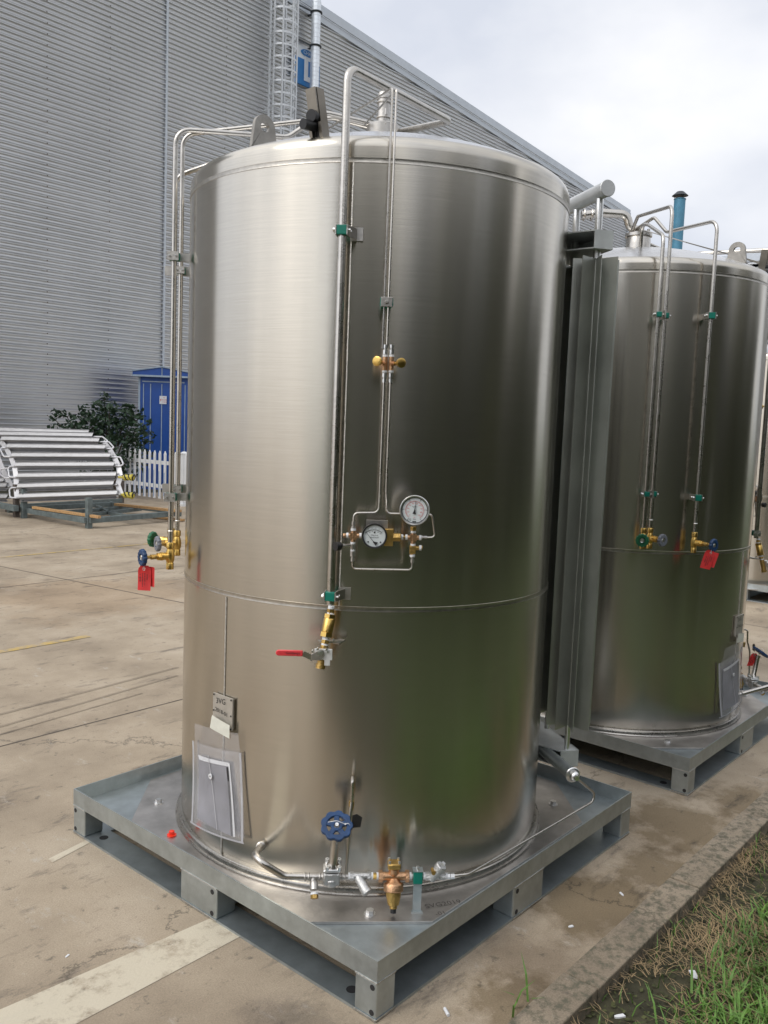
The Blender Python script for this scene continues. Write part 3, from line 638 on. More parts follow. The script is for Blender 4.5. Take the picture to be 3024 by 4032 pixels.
# thin tubes + needle valves + gauges
azt = 223.7; RTB = .93
Cc = lambda x, y: (1200 + x * .5425, 1100 + y * .5425)
nC = rad(222); fC = onp(nC * .975, nC); cc = lambda x, y, o=0.: fC(*Cc(x, y)) + nC * o
tr = .0042; TR = tang(222)
ta, tb = cy(1525, 900, .975), cy(1541, 900, .975)
zta, ztb = zat(ta[0], ta[1], 347), zat(tb[0], tb[1], 352)
vt, vb = cc(580, 505), cc(575, 720); va, vb2 = cc(627, 505), cc(622, 720)
MB().tube([pol(205, .30, 3.52), (-.42, -.26, 3.46), (ta[0], ta[1], zta), (ta[0], ta[1], vt[2] + .0)] if False else [pz(1293, 506, 3.44), (ta[0], ta[1], zta), (ta[0], ta[1], vt[2])], tr, n=8, fil=.012).build('gauge_tube', PIPE, T)
MB().tube([(-.05, -.06, 3.53), pz(1432, 494, 3.55), (tb[0], tb[1], ztb), (tb[0], tb[1], va[2])], tr, n=8, fil=.012).build('gauge_tube', PIPE, T)
pc0 = (ta + tb) / 2; zc = zat(pc0[0], pc0[1], 1190); q = A3(pc0[0], pc0[1], zc)
r_ = MB().box(q + nC * .010, (.044, .004, .036), (TR, nC, Z)).cyl(q + nC * .012, q + nC * .020, .007, n=6).build('tube_clamp', DULL, T, smooth=0, bevel=.001)
MB().box(q, (.05, .014, .030), (TR, nC, Z)).box(q - nC * .035, (.04, .05, .03), (TR, nC, Z)).build('clamp_block', GREEN, r_, smooth=0)
def fitting(mb, p, d, s=1.):      # compression fitting along d
    p = np.array(p, float); mb.hexn(p, p + d * .014 * s, .0078 * s); mb.cyl(p + d * .014 * s, p + d * .020 * s, .005 * s, n=10); mb.hexn(p + d * .020 * s, p + d * .036 * s, .009 * s)
for k_, (tp, xx, side) in enumerate(((ta, 582, -1), (tb, 628, 1))):
    m0 = cc(xx, 612); w = MB(); w.cyl(m0 - Z * .026, m0 + Z * .026, .0095, n=14); w.cyl(m0, m0 + nC * .018 + TR * side * .014, .0085, n=12); k0 = m0 + nC * .022 + TR * side * .020; kd = unit(nC * .9 + TR * side * .45)
    nv = w.build('needle_valve', BRONZE, T)
    kk = cc(527 if side < 0 else 695, 600 if side < 0 else 612, .045); MB().cyl(m0, kk, .005, n=8).lathe([(.006, -.010), (.0175, -.008), (.0185, 0), (.0185, .006), (.013, .008), (.0, .008)], kk, kd, 28).build('knob', BRASS, nv)
    w = MB(); fitting(w, m0 + Z * .072, -Z); fitting(w, m0 - Z * .072, Z); w.build('fitting', BRIGHT, nv)
    w = MB(); w.cyl(m0 + Z * .026, m0 + Z * .034, .010).cyl(m0 - Z * .034, m0 - Z * .026, .010); w.build('thread_tape', TAPE, nv)
# lower tubing (Q region: 1360,1920 scale .22905)
Q = lambda x, y, o=0.: fC(1360 + x * .22905, 1920 + y * .22905) + nC * o
MB().tube([cc(575, 720), Q(590, 60), Q(570, 430), Q(150, 435), Q(140, 580)], tr, n=8, fil=.022).build('gauge_tube', PIPE, T)
MB().tube([cc(622, 720), Q(700, 60), Q(700, 445), Q(1100, 450)], tr, n=8, fil=.02).build('gauge_tube', PIPE, T)
MB().tube([Q(1380, 455), Q(1490, 465), Q(1540, 855), Q(1410, 858)], tr, n=8, fil=.018).build('gauge_tube', PIPE, T)
MB().tube([Q(122, 1260), Q(125, 1395), Q(1140, 1415), Q(1150, 1290)], tr, n=8, fil=.02).build('gauge_tube', PIPE, T)
w = MB()
for (x, y, dx, dy, s_) in ((142, 580, 0, -1, 1), (125, 1265, 0, 1, 1.05), (1150, 1290, 0, 1, .95), (1405, 855, -1, 0, .8)): fitting(w, Q(x, y), (TR * dx + Z * dy), s_)
w.hexn(Q(130, 965), Q(130, 1060), .0115).hexn(Q(130, 1090), Q(128, 1180), .0115).cyl(Q(100, 985), Q(-30, 985, .02), .0055, n=10).hexn(Q(-20, 985, .015), Q(-50, 985, .02), .008); w.build('tube_fitting', DULL, T)
w = MB()
for (x, y, dx, dy) in ((138, 700, 0, 1), (130, 930, 0, 1), (128, 1055, 0, 1), (15, 820, 1, 0), (240, 825, 1, 0), (955, 850, 1, 0), (1030, 852, 1, 0), (1265, 860, 1, 0), (1168, 740, 0, 1), (1160, 962, 0, 1), (1150, 1148, 0, 1), (1268, 1035, 1, 0)):
    w.cyl(Q(x, y), Q(x + 38 * dx, y + 38 * dy), .0105, n=14)
w.build('thread_tape', TAPE, T)
w = MB(); w.cyl(Q(140, 735), Q(133, 930), .0095).cyl(Q(-5, 822), Q(245, 826), .0085).box(Q(138, 830), (.026, .018, .026), (TR, nC, Z)); w.hexn(Q(-10, 822), Q(-40, 822), .009)
w.cyl(Q(1168, 775), Q(1162, 965), .0095).cyl(Q(1065, 855), Q(1270, 862), .0085).box(Q(1166, 860), (.026, .018, .026), (TR, nC, Z)); w.build('cross_fitting', BRONZE, T)
w = MB(); w.box(Q(1155, 1065), (.024, .020, .032), (TR, nC, Z)).cyl(Q(1150, 1040), Q(1265, 1040), .0085).cyl(Q(1135, 1130), Q(1150, 1150), .0095).hexn(Q(1300, 1030), Q(1325, 1030), .0085); w.cyl(Q(1170, 670), Q(1168, 740), .013, n=6); w.build('brass_tee', BRASSD, T, smooth=30, bevel=.0015); w = MB()
w.hexn(Q(805, 845, .012), Q(945, 848, .012), .0175).cyl(Q(960, 850), Q(1070, 853), .006); w.box(Q(745, 845, .012), (.034, .034, .066), (TR, nC, Z)); w.build('brass_block', BRASSD, T, smooth=30, bevel=.0015)
w = MB(); w.cyl(Q(800, 725, .02), Q(800, 745, .02), .006, n=8).cyl(Q(790, 955, .02), Q(790, 975, .02), .006, n=8); w.box(Q(545, 640, -.03), (.085, .02, .03), (TR, nC, Z)); w.build('mounting_bracket', DULL, T, smooth=0)
MB().cyl(cc(255, 1930, .02), cc(222, 1930, .035), .017, n=20).build('black_knob', BLACK, T)
def gauge(name, c, n, R, bz, dial, style):
    up = Z - n * (Z @ n); up = unit(up); rt = unit(np.cross(up, n)); root = MB().lathe([(R * .9, -.030), (R * .97, -.028), (R * .97, -.004), (R * 1.03, -.002), (R * 1.03, .008), (R * .99, .011), (R * .90, .010), (R * .885, .001)], c, n, 56).build(name, bz, T)
    MB().cyl(c, c + n * .003, R * .89, n=48).build('dial', dial, root)
    P = lambda a, r, o=.0045: c + n * o + (rt * math.cos(a) + up * math.sin(a)) * r
    w = MB(); w2 = MB()
    if style == 1:
        w.torus(c + n * .006, n, R * .885, R * .035, n=48, m=6)
        for k_ in range(6):
            a = math.radians(235 - k_ * 58); w.bar(P(a, R * .76), P(a, R * .85), .0016, .0006, n); w.text('01234567'[k_], R * .12, P(a, R * .70), rt, up)
        for k_ in range(51):
            a = math.radians(230 - k_ * 5.6); w2.bar(P(a, R * .56), P(a, R * (.62 if k_ % 5 == 0 else .595)), .0008, .0005, n)
        for k_ in range(64):
            a0_, a1_ = math.radians(230 - k_ * 4.4), math.radians(230 - (k_ + 1) * 4.4); w2.bar(P(a0_, R * .63), P(a1_, R * .63), .0008, .0005, n)
        for k_, s_ in enumerate(('0', '100', '200', '300', '400', '500', '600', '700', '800', '900')):
            a = math.radians(226 - k_ * 30.2); w2.text(s_, R * .105, P(a, R * .46), rt, up)
        w2.text('psi', R * .11, P(-PI / 2, R * .48), rt, up); w.text('MPa', R * .12, P(-PI / 2, R * .62), rt, up); w.text('WIKA', R * .10, c + n * .0045 - up * R * .78, rt, up) if False else w.box(c + n * .0045 - up * R * .78, (R * .26, R * .07, .0004), (rt, up, n))
        w.text('EN 837-1\nKL 1.6', R * .09, P(PI / 2, R * .22), rt, up); w.text('R-06\n304L', R * .09, c + n * .0045 - up * R * .64 - rt * R * .30, rt, up)
        ang = math.radians(84)
        nd = MB(); nd.prism([(-R * .03, 0), (R * .03, 0), (R * .008, R * .66), (-R * .008, R * .66)], c + n * .007, -rt * math.sin(ang) + up * 0 + 0 if False else unit(np.cross(rt * math.cos(ang) + up * math.sin(ang), n)), rt * math.cos(ang) + up * math.sin(ang), .001)
        dn = -(rt * math.cos(ang) + up * math.sin(ang)); nd.prism([(-R * .03, 0), (R * .03, 0), (R * .12, R * .25), (-R * .12, R * .25)], c + n * .007, unit(np.cross(dn, n)), dn, .001); nd.cyl(c + n * .004, c + n * .010, R * .05, n=12)
    else:
        pv = c - up * R * .50 - rt * R * .04; arc = lambda a, r, o=.0045: pv + n * o + (rt * math.cos(a) + up * math.sin(a)) * r
        for k_ in range(28):
            a0_, a1_ = math.radians(135 - k_ * 3.1), math.radians(135 - (k_ + 1) * 3.1); w.bar(arc(a0_, R * 1.02), arc(a1_, R * 1.02), .0009, .0005, n)
            w.bar(arc(a0_, R * (.97 if k_ % 2 else .93)), arc(a0_, R * 1.02), .0006, .0005, n)
        for k_, s_ in enumerate(('0', '20', '40', '60', '80', '100')): a = math.radians(130 - k_ * 15.4); w.text(s_, R * .11, arc(a, R * .86), rt, up); w.text(str(k_ * 200), R * .085, arc(a, R * 1.14), rt, up)
        w.text('ASHCROFT', R * .15, c + n * .0045 - up * R * .14, rt, up); w.text('Differential', R * .13, c + n * .0045 + up * R * .06, rt, up)
        w.cyl(c + up * R * .28 + n * .004, c + up * R * .28 + n * .005, R * .07, n=12)
        for sx in (-1, 1): q_ = c + rt * sx * R * .5 - up * R * .5; w.cyl(q_ + n * .004, q_ + n * .005, R * .06, n=12)
        ang = math.radians(130); dn = rt * math.cos(ang) + up * math.sin(ang)
        nd = MB(); nd.prism([(-R * .02, 0), (R * .02, 0), (R * .008, R * .98), (-R * .008, R * .98)], pv + n * .007, unit(np.cross(dn, n)), dn, .001)
        dn = -(rt * math.cos(ang + .3) + up * math.sin(ang + .3)); nd.prism([(-R * .04, 0), (R * .04, 0), (R * .17, R * .30), (-R * .17, R * .30)], pv + n * .007, unit(np.cross(dn, n)), dn, .001); nd.cyl(pv + n * .004, pv + n * .010, R * .06, n=12)
    w.build('dial_marks', INK, root, smooth=0)
    if w2.v: w2.build('red_scale', REDINK, root, smooth=0)
    nd.build('needle', INK, root, smooth=0)
ng = unit(rad(221) + Z * .03)
g1 = onp(nC * 1.02, nC)(1360 + 1190 * .22905, 1920 + 388 * .22905); g2 = onp(nC * 1.02, nC)(1360 + 500 * .22905, 1920 + 828 * .22905)
gauge('pressure_gauge', g1, ng, .0565, BRIGHT, WHITE, 1)
gauge('level_gauge', g2, ng, .0475, BLACK, WHITE, 2)

# ---- bottom valve train
nD = A3(-1, -1, 0) / 2**.5; rD = A3(1, -1, 0) / 2**.5; fD = onp(nD * 1.03, nD)
D = lambda x, y, o=0.: fD(950 + x * .5726, 3000 + y * .5726) + nD * o
el = cy(950 + 140 * .5726, 3000 + 572 * .5726, RT - .01)
MB().tube([el, D(85, 640, .02), D(290, 785), D(435, 788)], .0145, n=16, fil=.05).torus(el + (D(85, 640, .02) - el) * .12, D(85, 640, .02) - el, .016, .005, n=20).build('liquid_pipe', PIPE, T)
w = MB(); a0, a1 = D(430, 790), D(745, 790)
w.cyl(a0, a1, .0135, n=16)
for x, r_ in ((440, .0165), (465, .0165), (540, .0165), (560, .0165), (690, .0165), (715, .0165)): w.torus(D(x, 790), rD, .0135, .0035, n=18, m=6)
w.cyl(D(495, 790), D(500, 845, .02), .013).lathe([(.015, 0), (.0165, .004), (.0165, .03), (.013, .03)], D(500, 815, .012), D(503, 880, .05) - D(500, 815, .012), 18); te = w.build('drain_tee', DULL, T)
q0 = D(503, 866, .036); dq = unit(D(503, 900, .055) - D(500, 815, .012)); MB().cyl(q0, q0 + dq * .008, .0155).build('thread_tape', TAPE, te); MB().hexn(q0 + dq * .008, q0 + dq * .022, .0155).build('plug', BRASSD, te)
# globe valve
c = D(620, 792); w = MB(); w.box(c - Z * .0, (.066, .052, .052), (rD, nD, Z)); w.lathe([(.024, -.036), (.030, -.022), (.030, 0)], c, Z, 18); gv = w.build('globe_valve', CAST, T, smooth=30, bevel=.007)
up_ = unit(Z + nD * .12); fl = D(628, 715, .008); vv = unit(nD * 1. + Z * .55); up2 = unit(Z * .95 - nD * .2)
stem0 = D(630, 722); stem1 = D(655, 435, .03); ds = unit(stem1 - stem0); fr = frame(ds, nD)
# square bonnet flange tilted towards the viewer
MB().box(c + Z * .038, (.068, .062, .010), (rD, nD, Z)).box(stem0 + ds * .004, (.064, .064, .010), (rD, unit(np.cross(ds, rD)), ds)).build('bonnet_flange', BRIGHT, gv, smooth=30, bevel=.004)
w = MB(); e2 = unit(np.cross(ds, rD))
for sx in (-1, 1):
    for sy in (-1, 1): q = stem0 + rD * sx * .024 + e2 * sy * .024; w.lathe([(.0055, -.005), (.0055, .004), (.0085, .004), (.0085, .020), (.005, .020), (.005, .013), (.0, .013)], q, ds, 14)
w.build('bolt', BRIGHT, gv)
MB().lathe([(.026, .008), (.022, .016), (.0165, .024), (.0165, np.linalg.norm(stem1 - stem0) - .025), (.019, np.linalg.norm(stem1 - stem0) - .024), (.019, np.linalg.norm(stem1 - stem0) - .008)], stem0, ds, 24).build('stem_tube', PIPE, gv)
wn = unit(ds * .62 + frn * .72); hwc = fD(950 + 655 * .5726, 3000 + 405 * .5726) + nD * .045
hw = handwheel(hwc, unit(ds * .80 + frn * .42), .064, BLUEW, gv, lobes=9, th=.017)
hx = unit(ds * .80 + frn * .42); MB().tube([hwc + hx * .014 - rD * .035 + Z * .008, hwc + hx * .018 + Z * .012, hwc + hx * .016 + rD * .03 - Z * .0, hwc + hx * .012 + rD * .05 + Z * .005, hwc + rD * .052 - Z * .01], .0013, n=6, fil=.015).cyl(hwc + hx * .016 + rD * .033, hwc + hx * .012 + rD * .033, .0035, n=8).build('cable_tie', TAPE, hw)
MB().prism([(0, .028), (.018, .034), (.04, .02), (.034, -.02), (.0, -.024)], hwc + rD * .06 - nD * .012 + Z * .01, rD, Z, .001).build('black_label', BLACK, hw, smooth=0)
# thin side tube with brass fitting
b0_, b1_ = D(720, 775), D(762, 300, -.03); MB().tube([b0_, D(745, 420, -.01), b1_, D(766, 165, -.035), D(770, 145, -.06), D(768, 200, -.09)], .0062, n=10, fil=.012).build('bypass_tube', PIPE, T)
w = MB(); w.cyl(D(762, 310, -.055), D(762, 345, -.055), .0115, n=6).cyl(D(762, 345, -.055), D(760, 370, -.055), .009); w.build('bypass_fitting', BRASSD, T)
# strainer, tape, regulator
w = MB(); w.hexn(D(748, 785), D(772, 785), .0175).cyl(D(772, 785), D(865, 785), .0145).hexn(D(865, 785), D(888, 785), .0175); ys0, ys1 = D(800, 790, .0), D(855, 850, .04); w.cyl(ys0, ys1, .017, .021, n=20); w.lathe([(.022, 0), (.022, .010), (.018, .012), (.0, .012)], ys1, ys1 - ys0, 20); w.build('strainer', CAST, T)
w = MB()
for x in (735, 893, 930, 1156, 1250, 1405): w.cyl(D(x, 785), D(x + 13, 785), .0145 if x < 1300 else .0125, n=16)
w.build('thread_tape', TAPE, T)
MB().hexn(D(903, 785), D(932, 785), .012).build('brass_nipple', BRASS, T)
rg = MB()
rg.hexn(D(944, 785), D(970, 785), .0235).hexn(D(1128, 785), D(1153, 785), .0235).cyl(D(968, 785), D(1130, 785), .0165, n=18); c = D(1047, 785)
rg.lathe([(.012, -.005), (.020, .015), (.0215, .030), (.0215, .036)], c, unit(Z + nD * .05), 18)
AR = unit(Z - nD * .36); rg.lathe([(.018, -.008), (.029, -.022), (.037, -.026), (.040, -.031), (.040, -.054), (.036, -.058)], c, AR, 32); reg = rg.build('pressure_regulator', BRONZE, T)
w = MB(); w.lathe([(.028, -.0583), (.031, -.060), (.0295, -.075), (.0235, -.102), (.0215, -.108), (.0150, -.110), (.0150, -.121)], c, AR, 28); w.box(c - AR * .082 + nD * .027, (.006, .010, .032), (rD, nD, AR)); w.build('spring_housing', BRASSD, reg)
MB().cyl(c - AR * .121, c - AR * .138, .0115, n=16).build('adjusting_screw', BLACK, reg)
w = MB(); tp = c + Z * .050 ; w.box(tp + nD * .004, (.052, .046, .026), (rD, unit(nD - Z * .05), unit(Z + nD * .05))); w.build('bonnet_block', BRASSD, reg, smooth=30, bevel=.006)
w = MB()
for sx in (-1, 1):
    for sy in (-1, 1): q = tp + rD * sx * .019 + nD * (.004 + sy * .016) + Z * .012; w.cyl(q, q + Z * .009, .0052, n=10)
w.build('bolt', BRIGHT, reg)
# support post with green clamp
q = D(1213, 785); sp = MB().box(q, (.037, .036, .052), (rD, nD, Z)).build('pipe_support', GREEN, T, smooth=0, bevel=.003)
foot = pz(1640, 3601, ZP); w = MB(); top = q - Z * .026; w.bar(top + nD * .008, A3(top[0], top[1], ZP) + nD * .012, .034, .005, nD); w.box(q + Z * .0275, (.040, .038, .003), (rD, nD, Z)); w.box(A3(top[0], top[1], ZP + .003) + nD * .018, (.046, .016, .006), (rD, nD, Z)); w.build('support_post', GALV, sp, smooth=0)
w = MB(); w.cyl(q + Z * .028 + nD * .01, q + Z * .036 + nD * .01, .0065, n=6).cyl(q + Z * .028 - nD * .01, q + Z * .036 - nD * .01, .0065, n=6); w.build('bolt', BRIGHT, sp)
w = MB(); w.cyl(D(1165, 785), D(1255, 785), .009); w.hexn(D(1263, 785), D(1292, 785), .0165).cyl(D(1292, 785), D(1380, 785), .0145).hexn(D(1380, 785), D(1405, 785), .0155)
y0, y1 = D(1305, 800), D(1365, 715, .012); dy_ = unit(y1 - y0); w.cyl(y0, y1, .0195, n=20).lathe([(.0235, 0), (.0235, .014), (.02, .018)], y1 - dy_ * .006, dy_, 20); cv = w.build('check_valve', CAST, T)
MB().box(y1 + dy_ * .018, (.014, .014, .016), frame(dy_)).build('square_plug', BRIGHT, cv, smooth=0); MB().cyl(D(1316, 738), D(1316, 740, .03), .0085, n=16).build('brass_plug', BRASSD, cv)
w = MB(); w.hexn(D(1418, 783), D(1435, 783), .0125).hexn(D(1438, 783), D(1465, 783), .0125); w.build('tube_fitting', BRIGHT, T)
bend = pz(2362, 3141, .275); cpl = pd(2268, 3062, 4.22)
MB().tube([D(1465, 783), D(1560, 778, -.005), pz(2020, 3340, .278), bend, cpl], .0062, n=12, fil=.03).build('outlet_tube', PIPE, T)

# ---- finned vaporizer hanging on the tank
naz = math.radians(-34); nV = A3(math.cos(naz), math.sin(naz), 0); tV = A3(-math.sin(naz), math.cos(naz), 0)
cpl_s = cpl @ tV; cpl_n = cpl @ nV
q = pd(2348, 1020, 4.25); s0, n0 = q @ tV, q @ nV
VP = empty('vaporizer', A3(*(nV * n0)[:2], 0)); tag(VP, 'upright finned aluminium vaporizer fixed to the right side of the nearest tank', 'vaporizer')
V = lambda s_, n_, z: tV * s_ + nV * n_ + Z * z
zt_v, zb_v = zat(*V(s0, n0, 0)[:2], 1020), zat(*V(s0, n0, 0)[:2], 2855)
def fin(s_, n_):
    w = MB()
    for k_ in range(8):
        a = k_ * PI / 4; d = frn * math.cos(a) + left * math.sin(a); rr = .112 if k_ % 2 else .105
        w.box(V(s_, n_, (zt_v + zb_v) / 2) + d * (rr / 2 + .008), (rr, .0032, zt_v - zb_v), (d, np.cross(Z, d), Z))
    w.cyl(V(s_, n_, zb_v), V(s_, n_, zt_v), .010, n=12); o = w.build('fin_tube', ALUD, VP, smooth=0)
    MB().cyl(V(s_, n_, zb_v - .10), V(s_, n_, zb_v), .0135, n=12).cyl(V(s_, n_, zt_v), V(s_, n_, zt_v + .33), .0185, n=14).build('riser', BRIGHT, o)
    return o
for i in range(4): fin(s0 + i * .235, n0)
HDR = mat('header_aluminium', (.55, .56, .56), .45, .45, .08, 12)
hz = zat(*V(s0, n0, 0)[:2], 755); w = MB(); w.cyl(V(s0 - .075, n0, hz), V(s0 + .80, n0, hz), .037, n=28); w.torus(V(s0 - .07, n0, hz), tV, .037, .003, n=24, m=5); w.build('header_pipe', HDR, VP)
def channel(z, h, s1, s2):
    w = MB(); nw = n0 + .055; w.box(V((s1 + s2) / 2, nw, z), (s2 - s1, .006, h), (tV, nV, Z))
    w.box(V(s1 - .003, nw - .05, z), (.006, .10, h), (tV, nV, Z))
    for sz in (-1, 1):
        P = [(s1, nw)]; P.append((s1, nw - .10))
        for s_ in np.linspace(s1 + .14, s2 - .0, 9): P.append((s_, max(math.sqrt(max(RT * RT - s_ * s_, .01)) - .004, .3)))
        P.append((s2, nw)); w.prism(P, Z * (z + sz * (h / 2 - .003)), tV, nV, .006)
    return w.build('bracket', mat('bracket_galvanised', (.54, .56, .55), .35, .5, .15, 9), VP, smooth=0)
zb1_ = zat(*V(s0, n0 + .055, 0)[:2], 955); channel(zb1_, .088, s0 - .05, s0 + .62)
zb2_ = zat(*V(s0, n0 + .055, 0)[:2], 2978); channel(zb2_, .085, s0 - .02, s0 + .62)
lh = cpl; dl = tV
w = MB(); w.cyl(lh + dl * .03, lh + dl * .72, .031, n=24); w.build('header_pipe', GALV, VP)
w = MB(); w.lathe([(.012, -.012), (.014, .0), (.020, .004), (.026, .016), (.026, .022), (.034, .026), (.034, .040), (.030, .046)], lh + unit(lh - lh) * 0, dl, 28); w.torus(lh + dl * .034, dl, .034, .004, n=24, m=5); w.build('end_coupling', BRIGHT, VP)
w = MB(); w.cyl(V(s0, n0, zb_v - .10), V(s0, n0, lh[2] + .02), .0135); w.build('drop_pipe', BRIGHT, VP)

# ---- base pallet
def pallet(cx, cy_, label):
    r = empty('steel_pallet', (cx, cy_, 0)); tag(r, label, 'pallet', 'galvanised pallets under the tanks')
    a = 1.021; H = .2317; zf = .158; t = .006; o = A3(cx, cy_, 0)
    w = MB()
    w.bb(o + A3(-a, -a, .148), o + A3(-a + t, a, H)).bb(o + A3(a - t, -a, .148), o + A3(a, a, H)).bb(o + A3(-a + t, -a, .148), o + A3(a - t, -a + t, H)).bb(o + A3(-a + t, a - t, .148), o + A3(a - t, a, H))
    w.build('rim', GALV, r, smooth=0)
    MB().bb(o + A3(-a + t, -a + t, zf - .006), o + A3(a - t, a - t, zf)).build('deck', GALVD, r, smooth=0)
    w = MB(); s_ = .13
    for y in (-a, a - s_): w.bb(o + A3(-a, y, .001), o + A3(a, y + s_, .012))
    w.bb(o + A3(-a, -.07, .001), o + A3(a, .07, .012))
    for x in (-a, a - s_):
        for (ya, yb) in ((-a + s_, -.07), (.07, a - s_)): w.bb(o + A3(x, ya, .001), o + A3(x + s_, yb, .012))
    sk = w.build('bottom_skid', GALVD, r, smooth=0)
    w = MB()
    for sx in (-1, 1):
        for sy in (-1, 1): c0 = o + A3(sx * (a - .065), sy * (a - .175), .0123); w.cyl(c0, c0 + Z * .001, .022, n=20)
    w.build('drain_hole', INK, sk, smooth=0)
    for ix in (-1, 0, 1):
        for iy in (-1, 0, 1):
            hx_ = .052 if ix else .125; hy_ = .052 if iy else .125
            if ix == 0 and iy == 0: hx_ = hy_ = .12
            c0 = o + A3(ix * (a - .052), iy * (a - .052), 0)
            w = MB(); w.bb(c0 + A3(-hx_, -hy_, .012), c0 + A3(hx_, hy_, .148)); lg = w.build('leg', GALV, r, smooth=0, bevel=.006)
            if not (ix == 0 and iy == 0):
                w = MB()
                if iy: w.bar(c0 + A3(-hx_, iy * hy_ + iy * .001, .148), c0 + A3(hx_, iy * hy_ + iy * .001, .148), .004, .004); w.bar(c0 + A3(-hx_, iy * hy_ + iy * .001, .009), c0 + A3(hx_, iy * hy_ + iy * .001, .009), .005, .005)
                if ix: w.bar(c0 + A3(ix * hx_ + ix * .001, -hy_, .148), c0 + A3(ix * hx_ + ix * .001, hy_, .148), .004, .004); w.bar(c0 + A3(ix * hx_ + ix * .001, -hy_, .009), c0 + A3(ix * hx_ + ix * .001, hy_, .009), .005, .005)
                w.build('weld', WELD, lg)
                w = MB()
                for zz in (.03, .125):
                    if iy == 0: q = c0 + A3(ix * hx_, -hy_ + .03, zz); w.cyl(q, q + A3(ix * .0015, 0, 0), .011, n=14)
                    elif ix == 0: q = c0 + A3(-hx_ + .03, iy * hy_, zz); w.cyl(q, q + A3(0, iy * .0015, 0), .011, n=14)
                    else: q = c0 + A3(ix * hx_, iy * (hy_ - .02), zz); w.cyl(q, q + A3(ix * .0015, 0, 0), .011, n=14)
                w.build('bolt_hole', INK, lg, smooth=0)
    return r
pallet(-.014, -.014, 'galvanised steel pallet carrying the nearest tank, its corner pointing at the camera')
T2 = (2.733, -.049); T3 = (9.42, .92)
pallet(T2[0], T2[1], 'galvanised steel pallet under the second tank, just behind the nearest pallet')
pallet(T3[0], T3[1], 'galvanised steel pallet at the right edge under the farthest tank')

# ---- second and third tank
t2 = copy_tree(T); t2.location = (T2[0], T2[1], 0); t2.rotation_euler = (0, 0, PI / 2)
for ch_ in [o for o in bpy.data.objects if o.parent == t2 and o.name.startswith('top_nozzle')]: bpy.data.objects.remove(ch_)
w = MB(); w.lathe([(.085, 3.38), (.085, 3.50), (.08, 3.515), (.094, 3.515), (.094, 3.535), (.088, 3.54), (.04, 3.542)], (T2[0], T2[1], 0), Z, 40)
gq = onp(A3(T2[0], T2[1], 0), frn); w.tube([(T2[0] + .02, T2[1] - .02, 3.56), gq(2478, 900), gq(2470, 845), gq(2370, 838), gq(2290, 848)], .030, n=16, fil=.12)
for u_ in (2300, 2330, 2350): w.torus(gq(u_, 845), left, .034, .008, n=20, m=6)
w.cyl(A3(T2[0] + .05, T2[1] - .05, 3.54), A3(T2[0] + .05, T2[1] - .05, 3.575), .011, n=8); w.v = [(T2[0] + (y - T2[1]), T2[1] - (x - T2[0]), z) for x, y, z in w.v]; w.build('top_nozzle', PIPE, t2)
t2['label'] = 'second brushed steel tank behind the vaporizer, green and grey valve wheels on its front'
t3 = copy_tree(T); t3.location = (T3[0], T3[1], 0); t3.rotation_euler = (0, 0, math.radians(38))
t3['label'] = 'third steel tank, mostly cut off at the right edge of the photo'

# ---- loose things on the tanks: tags, pouches, red cap
def red_tag(c, d, h, label, seed=0, w_=.062, dup=True, drop=0.):
    c = np.array(c, float); r = empty('warning_tag', c); tag(r, label, 'tag', 'red warning tags on the valves'); d = unit(d); dn = unit(-Z + d * drop)
    nn = unit(np.cross(d, dn)); w = MB(); vs = []; rows = 9
    for i in range(rows + 1):
        t = i / rows; hw_ = w_ / 2 * min(1, .55 + t * 3.2)
        for j in range(5): s_ = (j / 4 - .5) * 2 * hw_; vs.append(c + d * s_ + dn * h * t + nn * .006 * math.sin(t * 2.4 + seed + j * .3))
    w.add(vs, [(i * 5 + j, i * 5 + j + 1, (i + 1) * 5 + j + 1, (i + 1) * 5 + j) for i in range(rows) for j in range(4)]); w.build('card', RED, r)
    if dup:
        w = MB(); d2 = unit(d * .9 - nn * .3); vs = [c + d2 * (j / 4 * w_ * .85) + dn * h * (.05 + .80 * i / 6) + nn * (.010 + .012 * math.sin(j * .8)) for i in range(7) for j in range(5)]
        w.add(vs, [(i * 5 + j, i * 5 + j + 1, (i + 1) * 5 + j + 1, (i + 1) * 5 + j) for i in range(6) for j in range(4)]); w.build('card', RED, r)
    w = MB(); fn = nn if nn @ (CAM - c) > 0 else -nn
    for k_ in range(4):
        x = -.017 + k_ * .011; ln = (.5, .75, .65, .4)[k_] * h * .8
        for j in range(int(ln / .0042)):
            if random.random() < .85: q = c + d * x + dn * (h * .30 + j * .0042) + fn * .0075; w.box(q, (.0045 * random.uniform(.6, 1.2) * (1.5 if k_ == 0 else 1), .0026, .0004), (d, dn, fn))
    w.build('print', INK, r, smooth=0)
    q = c + dn * h * .13 + fn * .0072; MB().torus(q, fn, .006, .0016, n=16, m=5).build('eyelet', DULL, r)
    MB().tube([q, c - dn * .012, c - dn * .02], .0008, n=5).build('string', TAPE, r)
    return r
wb = VALVES['blue'][1]; red_tag(wb - Z * .036 + unit(A3(.655, -.755, 0)) * .012 + frn * .012, unit(A3(.655, -.755, 0)), .118, 'red paper tags hanging from the blue valve wheel left of the nearest tank', .4)
w2 = A3(T2[0] - wb[1], T2[1] + wb[0], wb[2]); red_tag(w2 - Z * .03 - unit(A3(.655, -.755, 0)) * .02 + frn * .02, unit(A3(.655, -.755, -.2)), .118, 'faded red tag under the blue valve wheel of the second tank', 1.3, drop=-.28)
def hwpos(rot, T_): return A3(T_[0] + hwc[0] * math.cos(rot) - hwc[1] * math.sin(rot), T_[1] + hwc[0] * math.sin(rot) + hwc[1] * math.cos(rot), hwc[2])
